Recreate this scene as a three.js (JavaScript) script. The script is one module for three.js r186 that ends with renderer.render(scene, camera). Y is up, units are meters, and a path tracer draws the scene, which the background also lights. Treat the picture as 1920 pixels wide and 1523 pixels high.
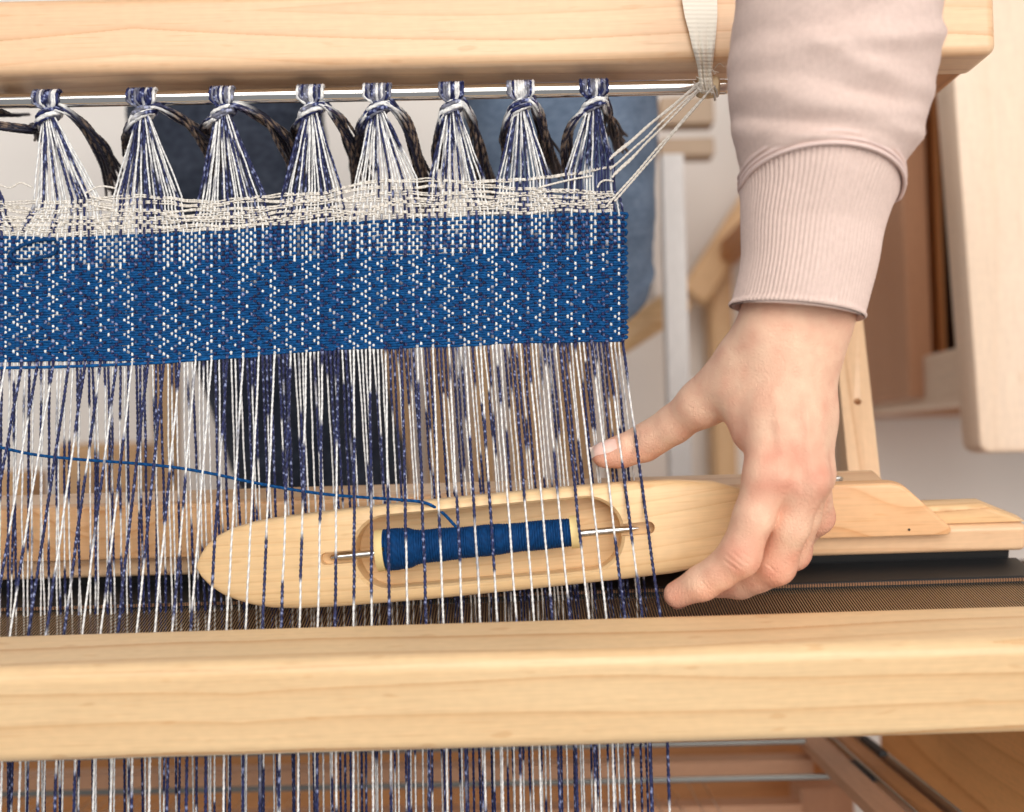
import * as THREE from 'three';
import { RoundedBoxGeometry } from 'three/addons/geometries/RoundedBoxGeometry.js';
import { mergeGeometries, mergeVertices, toCreasedNormals } from 'three/addons/utils/BufferGeometryUtils.js';
import { RectAreaLightUniformsLib } from 'three/addons/lights/RectAreaLightUniformsLib.js';
import { ImprovedNoise } from 'three/addons/math/ImprovedNoise.js';
import { Brush, Evaluator, SUBTRACTION } from 'three-bvh-csg';

/* ------------------------------------------------------------------ camera */
const W = 1920, H = 1523, F = 2210, CAM_H = 0.65;
const scene = new THREE.Scene();
const camera = new THREE.PerspectiveCamera(2 * Math.atan(H / 2 / F) * 180 / Math.PI, W / H, 0.05, 30);
{
  const tilt = Math.atan((850 - H / 2) / F), roll = 0.0215;
  camera.position.set(0, CAM_H, 0);
  camera.up.set(Math.sin(roll), 0, -Math.cos(roll));
  // the lens looks almost straight down, a touch towards the weaver (-z)
  camera.lookAt(camera.up.x * Math.tan(tilt), CAM_H - 1, camera.up.z * Math.tan(tilt));
  camera.focus = 0.635;
  camera.userData.fStop = 4.0;
  camera.updateMatrixWorld(true); camera.updateProjectionMatrix();
}
const renderer = new THREE.WebGLRenderer({ antialias: true });
renderer.setSize(1024, 812);
renderer.toneMapping = THREE.LinearToneMapping;
renderer.toneMappingExposure = 1.0;
renderer.shadowMap.enabled = true;

/* ------------------------------------------------------------------- light */
scene.background = new THREE.Color().setRGB(0.27, 0.272, 0.28);   // the pale room around, out of view
RectAreaLightUniformsLib.init();
const lampMat = new THREE.MeshStandardMaterial({ color: 0xffffff, emissive: 0xfff6ea, emissiveIntensity: 2.5, roughness: 0.6 });
function ceilingLamp(x, y, z, w, d, power, color, label, aim) {
  const t = new THREE.Group(); t.name = named('ceiling_lamp'); t.position.set(x, y, z);
  t.lookAt(...aim);
  const m = new THREE.Mesh(new RoundedBoxGeometry(w, d, 0.03, 2, 0.01), lampMat); m.name = 'diffuser'; m.position.z = -0.02; t.add(m);
  const l = new THREE.RectAreaLight(color, power, w, d); l.position.z = 0.01; l.rotation.y = Math.PI; t.add(l);
  t.userData = { label, category: 'lamp' }; scene.add(t);
}

/* ----------------------------------------------------------------- helpers */
const V = (x, y, z) => new THREE.Vector3(x, y, z);
const names = {};
function named(n) { const k = names[n] = (names[n] ?? -1) + 1; return k ? `${n}_${String(k).padStart(3, '0')}` : n; }
let seed = 7;
const rnd = () => { seed = (seed * 1664525 + 1013904223) >>> 0; return seed / 4294967296; };
const rr = (a, b) => a + (b - a) * rnd();
const noiseGen = (() => { const p = new ImprovedNoise(); return (x, y = 0, z = 0) => p.noise(x + 31.7, y + 17.3, z + 9.1); })();
const lerp = (a, b, t) => a + (b - a) * t;
const clamp = (x, a = 0, b = 1) => Math.min(b, Math.max(a, x));
const smooth = (a, b, x) => { const t = clamp((x - a) / (b - a)); return t * t * (3 - 2 * t); };
function poly(pts, x) {               // piecewise linear y(x)
  if (x <= pts[0][0]) { const [a, b] = pts; return a[1] + (x - a[0]) * (b[1] - a[1]) / (b[0] - a[0]); }
  for (let i = 1; i < pts.length; i++) if (x <= pts[i][0] || i === pts.length - 1) {
    const a = pts[i - 1], b = pts[i]; return a[1] + (x - a[0]) * (b[1] - a[1]) / (b[0] - a[0]);
  }
}
// where the line of sight through a pixel of the photograph meets the height Y
function P(px, py, Y = 0) {
  const v = V(px / W * 2 - 1, 1 - py / H * 2, 0.5).unproject(camera).sub(camera.position);
  return camera.position.clone().addScaledVector(v, (Y - CAM_H) / v.y);
}
function tag(o, label, category, group, kind) {
  if (label) o.userData.label = label; if (category) o.userData.category = category;
  if (group) o.userData.group = group; if (kind) o.userData.kind = kind; return o;
}
function thing(name, label, category, group) { const g = new THREE.Group(); g.name = named(name); scene.add(g); return tag(g, label, category, group); }
function part(name, geo, mat, parent, label) {
  const m = new THREE.Mesh(geo, mat); m.name = name; m.castShadow = m.receiveShadow = true; parent.add(m);
  if (label) m.userData.label = label; return m;
}
function groupPart(name, parent, label) { const g = new THREE.Group(); g.name = name; parent.add(g); if (label) g.userData.label = label; return g; }
// uv in metres, u along the grain axis, by the way each face points
function grainUV(geo, axis = 'x', off = [0, 0]) {
  const g = geo.index ? geo.toNonIndexed() : geo; if (!g.attributes.normal) g.computeVertexNormals();
  const p = g.attributes.position, uv = new Float32Array(p.count * 2), a = V(), b = V(), c = V();
  const others = { x: ['y', 'z'], y: ['x', 'z'], z: ['x', 'y'] }[axis];
  for (let i = 0; i < p.count; i += 3) {
    a.fromBufferAttribute(p, i); b.fromBufferAttribute(p, i + 1); c.fromBufferAttribute(p, i + 2);
    const n = b.clone().sub(a).cross(c.clone().sub(a));
    const al = Math.abs(n[axis]), a0 = Math.abs(n[others[0]]), a1 = Math.abs(n[others[1]]);
    const use = (al > a0 && al > a1) ? [others[0], others[1]] : a0 > a1 ? [axis, others[1]] : [axis, others[0]];
    const k = use[0] === axis && use[1] === others[0] ? 0 : 0.083;
    [a, b, c].forEach((q, j) => { uv[(i + j) * 2] = q[use[0]] + off[0]; uv[(i + j) * 2 + 1] = q[use[1]] + off[1] + k; });
  }
  g.setAttribute('uv', new THREE.BufferAttribute(uv, 2)); return g;
}
const rbox = (w, h, d, r = 0.004, seg = 4) => new RoundedBoxGeometry(w, h, d, seg, r);
const boxAt = (x0, x1, y0, y1, z0, z1, r) => rbox(Math.abs(x1 - x0), Math.abs(y1 - y0), Math.abs(z1 - z0), r).translate((x0 + x1) / 2, (y0 + y1) / 2, (z0 + z1) / 2);
function clean(g) { for (const k of Object.keys(g.attributes)) if (!['position', 'normal', 'uv', 'color'].includes(k)) g.deleteAttribute(k); return g; }
const merge = list => mergeGeometries(list.map(g => clean(g.index ? g.toNonIndexed() : g)));

/* ---------------------------------------------------------------- textures */
function dataTex(w, h, fn, srgb = true, rep = [1, 1]) {
  const d = new Uint8Array(w * h * 4);
  for (let y = 0; y < h; y++) for (let x = 0; x < w; x++) {
    const c = fn(x / w, y / h, x, y), k = (y * w + x) * 4;
    d[k] = clamp(c[0], 0, 255); d[k + 1] = clamp(c[1], 0, 255); d[k + 2] = clamp(c[2], 0, 255); d[k + 3] = 255;
  }
  const t = new THREE.DataTexture(d, w, h); t.magFilter = THREE.LinearFilter; t.minFilter = THREE.LinearMipmapLinearFilter; t.generateMipmaps = true;
  t.wrapS = t.wrapT = THREE.MirroredRepeatWrapping; t.repeat.set(...rep);
  if (srgb) t.colorSpace = THREE.SRGBColorSpace; t.needsUpdate = true; return t;
}
const mix3 = (a, b, t) => [lerp(a[0], b[0], t), lerp(a[1], b[1], t), lerp(a[2], b[2], t)];
// wood: growth rings cut nearly along the grain, fine pores, slow shifts of tone. metres: what one tile covers
function woodTex(base, pale, line, { s = 1, metres = [0.56, 0.14], rings = 0.012, strength = 0.55, arch = 0, size = [1400, 420] } = {}) {
  return dataTex(size[0], size[1], (u, v) => {
    const x = u * metres[0], y = v * metres[1];
    const warp = noiseGen(x * 3 + s * 5, y * 14, s) * 0.016 + noiseGen(x * 9, y * 50, s + 3) * 0.0016 + noiseGen(x * 1.2, 1.3, s + 7) * 0.02;
    const q = (y + warp + arch * noiseGen(x * 11, y * 9, s + 5) * 0.03) / rings, cell = Math.floor(q), f = q - cell;
    const str = 0.25 + 0.75 * Math.abs(noiseGen(cell * 1.7, s * 3.1, 0.4)) * 1.6;
    const ring = Math.exp(-f * 11) * str + Math.exp(-(1 - f) * 34) * str * 0.7 + (1 - f) * 0.10;
    const tone = 0.5 + noiseGen(x * 4, y * 22, s + 11) * 0.7;
    const pore = noiseGen(x * 60, y * 1600, s + 2) * 0.5 + noiseGen(x * 22, y * 620, s + 4) * 0.6;
    let c = mix3(base, pale, clamp(tone));
    c = mix3(c, line, clamp(ring * strength)); c = mix3(c, line, 0.22 * clamp(noiseGen(x * 35, y * 900, s + 21) * 3 - 1.1));
    c = mix3(c, line, 0.25 * clamp((noiseGen(x * 55, y * 190, s + 33) - 0.52) * 7));
    const k = 1 + pore * 0.045 + noiseGen(x * 190, y * 260, s) * 0.02;
    return [c[0] * k, c[1] * k, c[2] * k];
  }, true, [1 / metres[0], 1 / metres[1]]);
}
const wood = (o, rough = 0.42, extra = {}) => new THREE.MeshPhysicalMaterial({ map: woodTex(...o), roughness: rough, specularIntensity: 0.6, ...extra });
const maple = wood([[224, 189, 144], [230, 200, 157], [192, 140, 92], { s: 1, rings: 0.0135, strength: 0.8 }], 0.36, { clearcoat: 0.25, clearcoatRoughness: 0.35 });
const maplePink = wood([[225, 184, 146], [231, 197, 160], [196, 142, 100], { s: 4, rings: 0.017, strength: 0.8 }], 0.36, { clearcoat: 0.25, clearcoatRoughness: 0.35 });
const mapleTan = wood([[222, 182, 134], [227, 192, 146], [172, 118, 72], { s: 9, rings: 0.011, strength: 0.7 }], 0.42, { clearcoat: 0.15, clearcoatRoughness: 0.4 });
const mapleArch = wood([[226, 178, 132], [231, 188, 144], [190, 122, 70], { s: 17, rings: 0.013, strength: 0.75, arch: 1 }], 0.4, { clearcoat: 0.2, clearcoatRoughness: 0.35 });
const amber = wood([[238, 172, 108], [242, 182, 120], [186, 112, 56], { s: 41, rings: 0.02, strength: 0.6, size: [700, 220] }], 0.5);
const barSteel = new THREE.MeshStandardMaterial({ color: new THREE.Color().setRGB(0.24, 0.235, 0.22), metalness: 1, roughness: 0.35 });
const tanDim = wood([[204, 164, 122], [210, 174, 134], [160, 116, 78], { s: 51, rings: 0.018, size: [400, 160] }], 0.55);
const shadeWood = wood([[62, 38, 24], [74, 46, 30], [38, 22, 14], { s: 37, rings: 0.02, size: [300, 120] }], 0.6);
const shuttleWood = wood([[230, 192, 142], [238, 206, 160], [196, 142, 88], { s: 14, rings: 0.0085, strength: 0.5, metres: [0.4, 0.1] }], 0.4, { clearcoat: 0.2, clearcoatRoughness: 0.35 });
const honey = wood([[192, 132, 82], [202, 144, 94], [140, 88, 50], { s: 20, rings: 0.018, strength: 0.6, size: [700, 220] }], 0.5);
const birch = wood([[234, 210, 186], [238, 217, 196], [216, 182, 150], { s: 26, rings: 0.03, strength: 0.35, size: [700, 220], metres: [0.6, 0.3] }], 0.5);
const rosy = wood([[196, 148, 116], [204, 156, 124], [168, 118, 90], { s: 31, rings: 0.02, strength: 0.35, size: [500, 200] }], 0.5);

const steel = new THREE.MeshStandardMaterial({ color: new THREE.Color().setRGB(0.86, 0.85, 0.82), metalness: 1, roughness: 0.13 });
const satin = new THREE.MeshStandardMaterial({ color: new THREE.Color().setRGB(0.55, 0.55, 0.54), metalness: 1, roughness: 0.36 });
const dentMat = new THREE.MeshStandardMaterial({ color: new THREE.Color().setRGB(0.66, 0.52, 0.34), metalness: 1, roughness: 0.5 });
const blackBand = new THREE.MeshStandardMaterial({ color: new THREE.Color().setRGB(0.012, 0.013, 0.015), roughness: 0.5 });
const yarnBump = dataTex(64, 64, (u, v) => { const k = 128 + 90 * Math.sin((u * 4 + v * 6) * Math.PI * 2); return [k, k, k]; }, false);
const yarnMat = new THREE.MeshPhysicalMaterial({ vertexColors: true, color: 0xffffff, roughness: 0.5, specularIntensity: 0.6, sheen: 0.35, sheenRoughness: 0.5, sheenColor: new THREE.Color(0.8, 0.8, 0.9) });
const blueMat = new THREE.MeshPhysicalMaterial({ vertexColors: true, color: 0xffffff, roughness: 0.72, specularIntensity: 0.35, sheen: 0.3, sheenRoughness: 0.5, sheenColor: new THREE.Color(0.1, 0.3, 0.6) });
const cottonMat = new THREE.MeshPhysicalMaterial({ vertexColors: true, color: 0xffffff, roughness: 0.85, specularIntensity: 0.3 });

/* ------------------------------------------------------------ yarn builder */
// a two-ply yarn: a ring with two lobes that turn along the path; color(s, ply, k) gives linear rgb
function yarn(path, { r = 0.0008, lobes = 0.2, pitch = 0.005, seg = 6, color, radius, phase = 0, out = null }) {
  const n = path.length, pos = [], nor = [], col = [], idx = [], T = V(), A = V(), B = V(), q = V();
  let s = 0;
  for (let i = 0; i < n; i++) {
    if (i) s += path[i].distanceTo(path[i - 1]);
    T.copy(path[Math.min(n - 1, i + 1)]).sub(path[Math.max(0, i - 1)]).normalize();
    if (!i) { A.set(0, 1, 0); if (Math.abs(T.y) > 0.9) A.set(1, 0, 0); }
    A.addScaledVector(T, -A.dot(T)).normalize(); B.crossVectors(T, A);
    const rr0 = (radius ? radius(s, i) : r), turn = phase + s / pitch * Math.PI * 2;
    for (let j = 0; j < seg; j++) {
      const th = j / seg * Math.PI * 2, cs = Math.cos(2 * (th - turn)), rad = rr0 * (1 + lobes * cs);
      q.copy(A).multiplyScalar(Math.cos(th)).addScaledVector(B, Math.sin(th));
      pos.push(path[i].x + q.x * rad, path[i].y + q.y * rad, path[i].z + q.z * rad);
      // lean of the lobes
      const dn = 2 * lobes * Math.sin(2 * (th - turn));
      const tq = A.clone().multiplyScalar(-Math.sin(th)).addScaledVector(B, Math.cos(th));
      q.addScaledVector(tq, dn).normalize(); nor.push(q.x, q.y, q.z);
      const c = color(s, Math.cos(th - turn + 0.6) > 0 ? 1 : 0, i, j); col.push(c[0], c[1], c[2]);
    }
    if (i) for (let j = 0; j < seg; j++) {
      const a = (i - 1) * seg + j, b = (i - 1) * seg + (j + 1) % seg, c = i * seg + j, d = i * seg + (j + 1) % seg;
      idx.push(a, b, c, b, d, c);
    }
  }
  const g = new THREE.BufferGeometry();
  g.setAttribute('position', new THREE.Float32BufferAttribute(pos, 3)); g.setAttribute('normal', new THREE.Float32BufferAttribute(nor, 3));
  g.setAttribute('color', new THREE.Float32BufferAttribute(col, 3)); g.setIndex(idx); return g;
}
function resample(pts, step) {        // along a smooth curve through the points
  const c = new THREE.CatmullRomCurve3(pts, false, 'centripetal'); const L = c.getLength();
  return c.getSpacedPoints(Math.max(2, Math.ceil(L / step)));
}
function straight(a, b, step, wob) {
  const n = Math.max(1, Math.ceil(a.distanceTo(b) / step)), out = [];
  for (let k = 1; k <= n; k++) { const t = k / n, p = a.clone().lerp(b, t); if (wob) wob(p, t); out.push(p); }
  return out;
}
const lin = (r, g, b) => { const c = new THREE.Color().setRGB(r / 255, g / 255, b / 255, THREE.SRGBColorSpace); return [c.r, c.g, c.b]; };
const WHITE = lin(240, 240, 238), WHITE2 = lin(206, 207, 209), NAVY = lin(19, 24, 60), NAVY2 = lin(36, 44, 92), LAV_SHEEN = lin(140, 150, 190);
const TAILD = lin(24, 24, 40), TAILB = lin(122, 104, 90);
// space-dyed yarn: white runs into navy and back
function dyeOf(i) {
  const o = rr(-1, 1), f = rr(0.8, 1.25), bias = noiseGen(i * 0.21, 3.3) * 0.35;
  return s => clamp((noiseGen(i * 0.13 + o * 1.6, s * 21 * f + o * 23, 2.2) * 1.9 + bias * 0.6 + o * 0.42 - 0.06) * 6 + 0.5);   // 0 white .. 1 navy
}
function dyeColor(dye, hash) {
  return (s, ply, k, j) => {
    const d = dye(s), h = Math.abs(Math.sin((k * 12.9898 + hash * 78.233 + ply * 3.7 + (j >> 1) * 1.9)) * 43758.5453) % 1;
    const w = ply ? WHITE : WHITE2, nv = ply ? (h > 0.8 ? LAV_SHEEN : NAVY2) : (h > 0.9 ? NAVY2 : NAVY);  // lavender flecks paint the shine of the twisted ply
    return mix3(w, nv, d);
  };
}

/* ============================================================== the setting */
const FLOOR_Y = -0.85;
{
  const concrete = dataTex(256, 256, (u, v) => {
    const n = noiseGen(u * 5, v * 5) * 14 + noiseGen(u * 23, v * 23, 4) * 7 + noiseGen(u * 90, v * 90, 7) * 6;
    return [241 + n, 235 + n, 229 + n];
  }, true, [1, 1]);
  const f = part('floor', new THREE.BoxGeometry(6, 0.05, 6).translate(0, FLOOR_Y - 0.025, 0), new THREE.MeshStandardMaterial({ map: concrete, roughness: 0.75 }), scene);
  tag(f, 'pale grey-beige floor seen blurred beneath the loom', null, null, 'structure');
}
ceilingLamp(0.55, 2.6, -0.75, 4.0, 2.0, 2.3, new THREE.Color(1, 0.985, 0.97), 'large white ceiling lamp above the loom, out of the frame', [0.1, 0, -0.05]);

/* ================================================================= the loom */
const loom = thing('floor_loom', 'pale maple floor loom with breast beam, tilted beater, reed and steel apron rod', 'loom');

/* breast beam and its right leg */
{
  const topY = 0.02, edge = P(700, 124, topY), back = P(500, -14, topY), end = P(1871, 60, topY);
  const g = boxAt(-0.62, end.x, topY - 0.04, topY, back.z, edge.z, 0.006);
  part('breast_beam', grainUV(g, 'x', [0.2, 0.02]), maplePink, loom);
  const a = P(1768, 60, topY - 0.04), b = P(1850, 82, topY - 0.04);
  part('leg', grainUV(boxAt(a.x, b.x, FLOOR_Y + 0.002, topY - 0.042, back.z + 0.004, edge.z - 0.012, 0.004), 'y'), honey, loom, 'right front leg under the end of the breast beam');
  // foot rail along the floor behind the hand
  const f0 = P(1330, 470, FLOOR_Y + 0.06), f1 = P(1386, 960, FLOOR_Y + 0.06);
  part('foot_rail', grainUV(boxAt(f0.x, f1.x, FLOOR_Y + 0.003, FLOOR_Y + 0.06, f0.z, f1.z + 0.15, 0.004), 'z'), mapleTan, loom);
  // short tie bar between front leg and foot rail
  const t = rbox(0.035, 0.045, 0.16, 0.004); const tp = P(1352, 452, FLOOR_Y + 0.1);
  part('corner_block', grainUV(t, 'z').rotateY(-0.6).translate(tp.x + 0.01, FLOOR_Y + 0.084, tp.z), mapleTan, loom);
}
/* steel apron rod and the white tape that holds it to the beam */
const ROD_Y = 0.003, ROD_R = 0.0041;
const rodA = P(0, 190, ROD_Y), rodB = P(1362, 163, ROD_Y);
{
  const d = rodB.clone().sub(rodA), A = rodA.clone().addScaledVector(d, -0.12);
  const len = rodB.distanceTo(A), g = new THREE.CapsuleGeometry(ROD_R, len - 0.002, 4, 24);
  g.applyQuaternion(new THREE.Quaternion().setFromUnitVectors(V(0, 1, 0), d.clone().normalize())).translate((A.x + rodB.x) / 2, ROD_Y, (A.z + rodB.z) / 2);
  part('apron_rod', g, steel, loom);
}
{
  // woven tape: a pleated ribbon from over the beam to the rod, looped round it
  const rows = [[1279, 1345, -40, 0.0225], [1279, 1345, 0, 0.0225], [1284, 1345, 30, 0.0225], [1292, 1343, 60, 0.0224], [1299, 1340, 92, 0.0222], [1304, 1338, 110, 0.0185], [1308, 1336, 128, 0.013], [1310, 1336, 146, 0.0095], [1312, 1338, 160, 0.0085], [1314, 1340, 172, 0.006], [1314, 1340, 180, 0.0005]];
  const nx = 36, pos = [], uv = [], idx = [], sub = [];
  for (let i = 0; i < rows.length - 1; i++) for (let k = 0; k < 5; k++) sub.push(rows[i].map((v, j) => lerp(v, rows[i + 1][j], k / 5)));
  sub.push(rows[rows.length - 1]);
  let vv = 0, last;
  for (const [x0, x1, y, h] of sub) {
    const c = P((x0 + x1) / 2, y, h); if (last) vv += c.distanceTo(last); last = c;
    for (let k = 0; k <= nx; k++) {
      const t = k / nx, pl = smooth(20, 140, y);
      const p = P(lerp(x0, x1, t) + Math.sin(t * 9.4) * 1.5 * pl, y, h + 0.0016 + pl * 0.0022 * Math.abs(Math.sin(t * 9.4)));
      pos.push(p.x, p.y, p.z); uv.push(t, vv * 420);
    }
  }
  const m = nx + 1;
  for (let i = 0; i < sub.length - 1; i++) for (let k = 0; k < nx; k++) { const a = i * m + k; idx.push(a, a + m, a + 1, a + 1, a + m, a + m + 1); }
  const g = new THREE.BufferGeometry(); g.setAttribute('position', new THREE.Float32BufferAttribute(pos, 3)); g.setAttribute('uv', new THREE.Float32BufferAttribute(uv, 2)); g.setIndex(idx); g.computeVertexNormals();
  const rib = dataTex(8, 64, (u, v) => { const k = 150 + 100 * Math.cos(v * Math.PI * 2); return [k, k, k]; }, false);
  rib.wrapS = rib.wrapT = THREE.RepeatWrapping;
  const tapeMat = new THREE.MeshStandardMaterial({ color: new THREE.Color(...lin(236, 228, 214)), roughness: 0.85, bumpMap: rib, bumpScale: 0.00025, side: THREE.DoubleSide });
  const tape = part('apron_tape', g, tapeMat, loom, 'white ribbed cotton tape running over the breast beam to the rod');
  const band = new THREE.TorusGeometry(ROD_R + 0.0011, 0.0012, 8, 40).scale(1, 1, 5).rotateY(Math.PI / 2), c = P(1327, 163, ROD_Y);
  part('tape_loop', band.translate(c.x, c.y, c.z), new THREE.MeshStandardMaterial({ color: new THREE.Color(...lin(222, 200, 164)), roughness: 0.85 }), tape);
}

/* the beater: its own tilted axes, v up along the reed, n towards the weaver */
const LEAN = 0.273, BO = V(0, -0.04, 0.066), YAW = 0.008, REED_N = 0.0095;
const bx = p => P(p, 1100, -0.03).x;
const beater = groupPart('beater', loom, 'tilted maple beater with flat handrail, reed and shuttle race');
beater.position.copy(BO); beater.rotation.set(LEAN, YAW, 0, 'YXZ');       // local: x, y = v, z = -n
{
  const L = -0.55;
  part('handrail', grainUV(boxAt(L, 0.55, 0.097, 0.1435, -0.0108, 0.0378, 0.0075), 'x', [0.13, 0.0]), maple, beater);
  const sleyEnd = P(1912, 1005, -0.04).x, railEnd = P(1775, 985, -0.03).x;
  // sley beam, right end with a clipped corner
  const sh = new THREE.Shape(); const c = 0.022;
  sh.moveTo(L, 0.0175); sh.lineTo(sleyEnd, 0.0175); sh.lineTo(sleyEnd - c, 0.0255); sh.lineTo(L, 0.0255);
  let g = new THREE.ExtrudeGeometry(sh, { depth: 0.010, bevelEnabled: true, bevelSize: 0.0025, bevelThickness: 0.0025, bevelSegments: 3, curveSegments: 8 });
  g.rotateX(-Math.PI / 2).translate(0, -0.0155, 0);      // shape y -> -z (towards the weaver)
  part('sley', grainUV(toCreasedNormals(g, 0.6), 'x', [0, 0.05]), mapleTan, beater);
  part('shuttle_race', grainUV(boxAt(L, sleyEnd + 0.003, -0.03, 0.0014, -0.0168, -0.0005, 0.0035), 'x', [0.4, 0.02]), maplePink, beater);
  const s2 = new THREE.Shape();
  s2.moveTo(L, 0.0165); s2.lineTo(railEnd - 0.001, 0.0165); s2.quadraticCurveTo(railEnd + 0.0005, 0.0172, railEnd - 0.001, 0.0185);
  s2.lineTo(railEnd - 0.026, 0.0415); s2.quadraticCurveTo(railEnd - 0.030, 0.0445, railEnd - 0.036, 0.0448); s2.lineTo(L, 0.0448);
  g = new THREE.ExtrudeGeometry(s2, { depth: 0.005, bevelEnabled: true, bevelSize: 0.002, bevelThickness: 0.002, bevelSegments: 3, curveSegments: 8 });
  g.rotateX(-Math.PI / 2).translate(0, 0.0025, 0);
  part('rail', grainUV(toCreasedNormals(g, 0.6), 'x', [0.31, 0.01]), mapleArch, beater, 'wooden rail screwed onto the front of the shuttle race');
  g = boxAt(L, railEnd - 0.034, -0.024, 0.0022, -0.0456, -0.0315, 0.003);
  part('rail_front', grainUV(g, 'x', [0.2, 0.03]), maplePink, beater);
  const sc = new THREE.Group(); sc.name = 'screw'; beater.add(sc); const sx = P(1566, 893, -0.03).x;
  sc.position.set(sx, -0.004, -0.0459); sc.rotation.x = -Math.PI / 2;
  sc.remove(...sc.children); beater.remove(sc);
  const head = new THREE.CylinderGeometry(0.0052, 0.0052, 0.0015, 24), sl = boxAt(-0.0035, 0.0035, 0.0004, 0.0012, -0.0006, 0.0006, 0.0001);
  g = merge([head, sl]).rotateX(-Math.PI / 2).translate(sx, -0.004, -0.0462);
  part('screw', g, satin, beater);
  for (const [px, py, y, z] of [[1700, 980, 0.0097, -0.019], [1817, 996, 0.0003, -0.012]])
    part('nail_hole', new THREE.CylinderGeometry(0.0007, 0.0007, 0.0006, 10).translate(P(px, py, -0.03).x, y, z), blackBand, beater);
  part('shade_filler', grainUV(boxAt(L, sleyEnd - 0.002, -0.04, -0.0095, -0.0012, 0.02, 0.001), 'x'), blackBand, beater);  // added black filler that paints the shadow in the slit behind the race
  // reed: black bands, many flat steel dents
  const reedEnd = P(1935, 1045, -0.03).x;
  part('reed_band', boxAt(L, reedEnd, -0.008, 0.024, -0.0035, 0.0035, 0.0025).translate(0, 0, REED_N), blackBand, beater, 'black lower edge band of the reed');
  part('reed_band', boxAt(L, reedEnd, 0.0935, 0.0965, -0.0035, 0.0035, 0.001).translate(0, 0, REED_N), blackBand, beater);
  const dents = []; const pitch = 0.00152;
  for (let x = L + 0.06; x < reedEnd - 0.006; x += pitch) dents.push(new THREE.BoxGeometry(0.00042, 0.074, 0.00042).translate(x, 0.058, REED_N));
  tag(part('reed_dents', merge(dents), dentMat, beater), 'close row of thin metal reed wires', null, null, 'stuff');
  const coil = [];
  for (let x = L + 0.06; x < reedEnd - 0.006; x += pitch) coil.push(new THREE.BoxGeometry(0.0008, 0.0012, 0.0016).translate(x, 0.0245, REED_N - 0.0022));
  tag(part('reed_binding', merge(coil), new THREE.MeshStandardMaterial({ color: new THREE.Color(...lin(150, 112, 84)), roughness: 0.6 }), beater), null, null, null, 'stuff');
}
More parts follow.
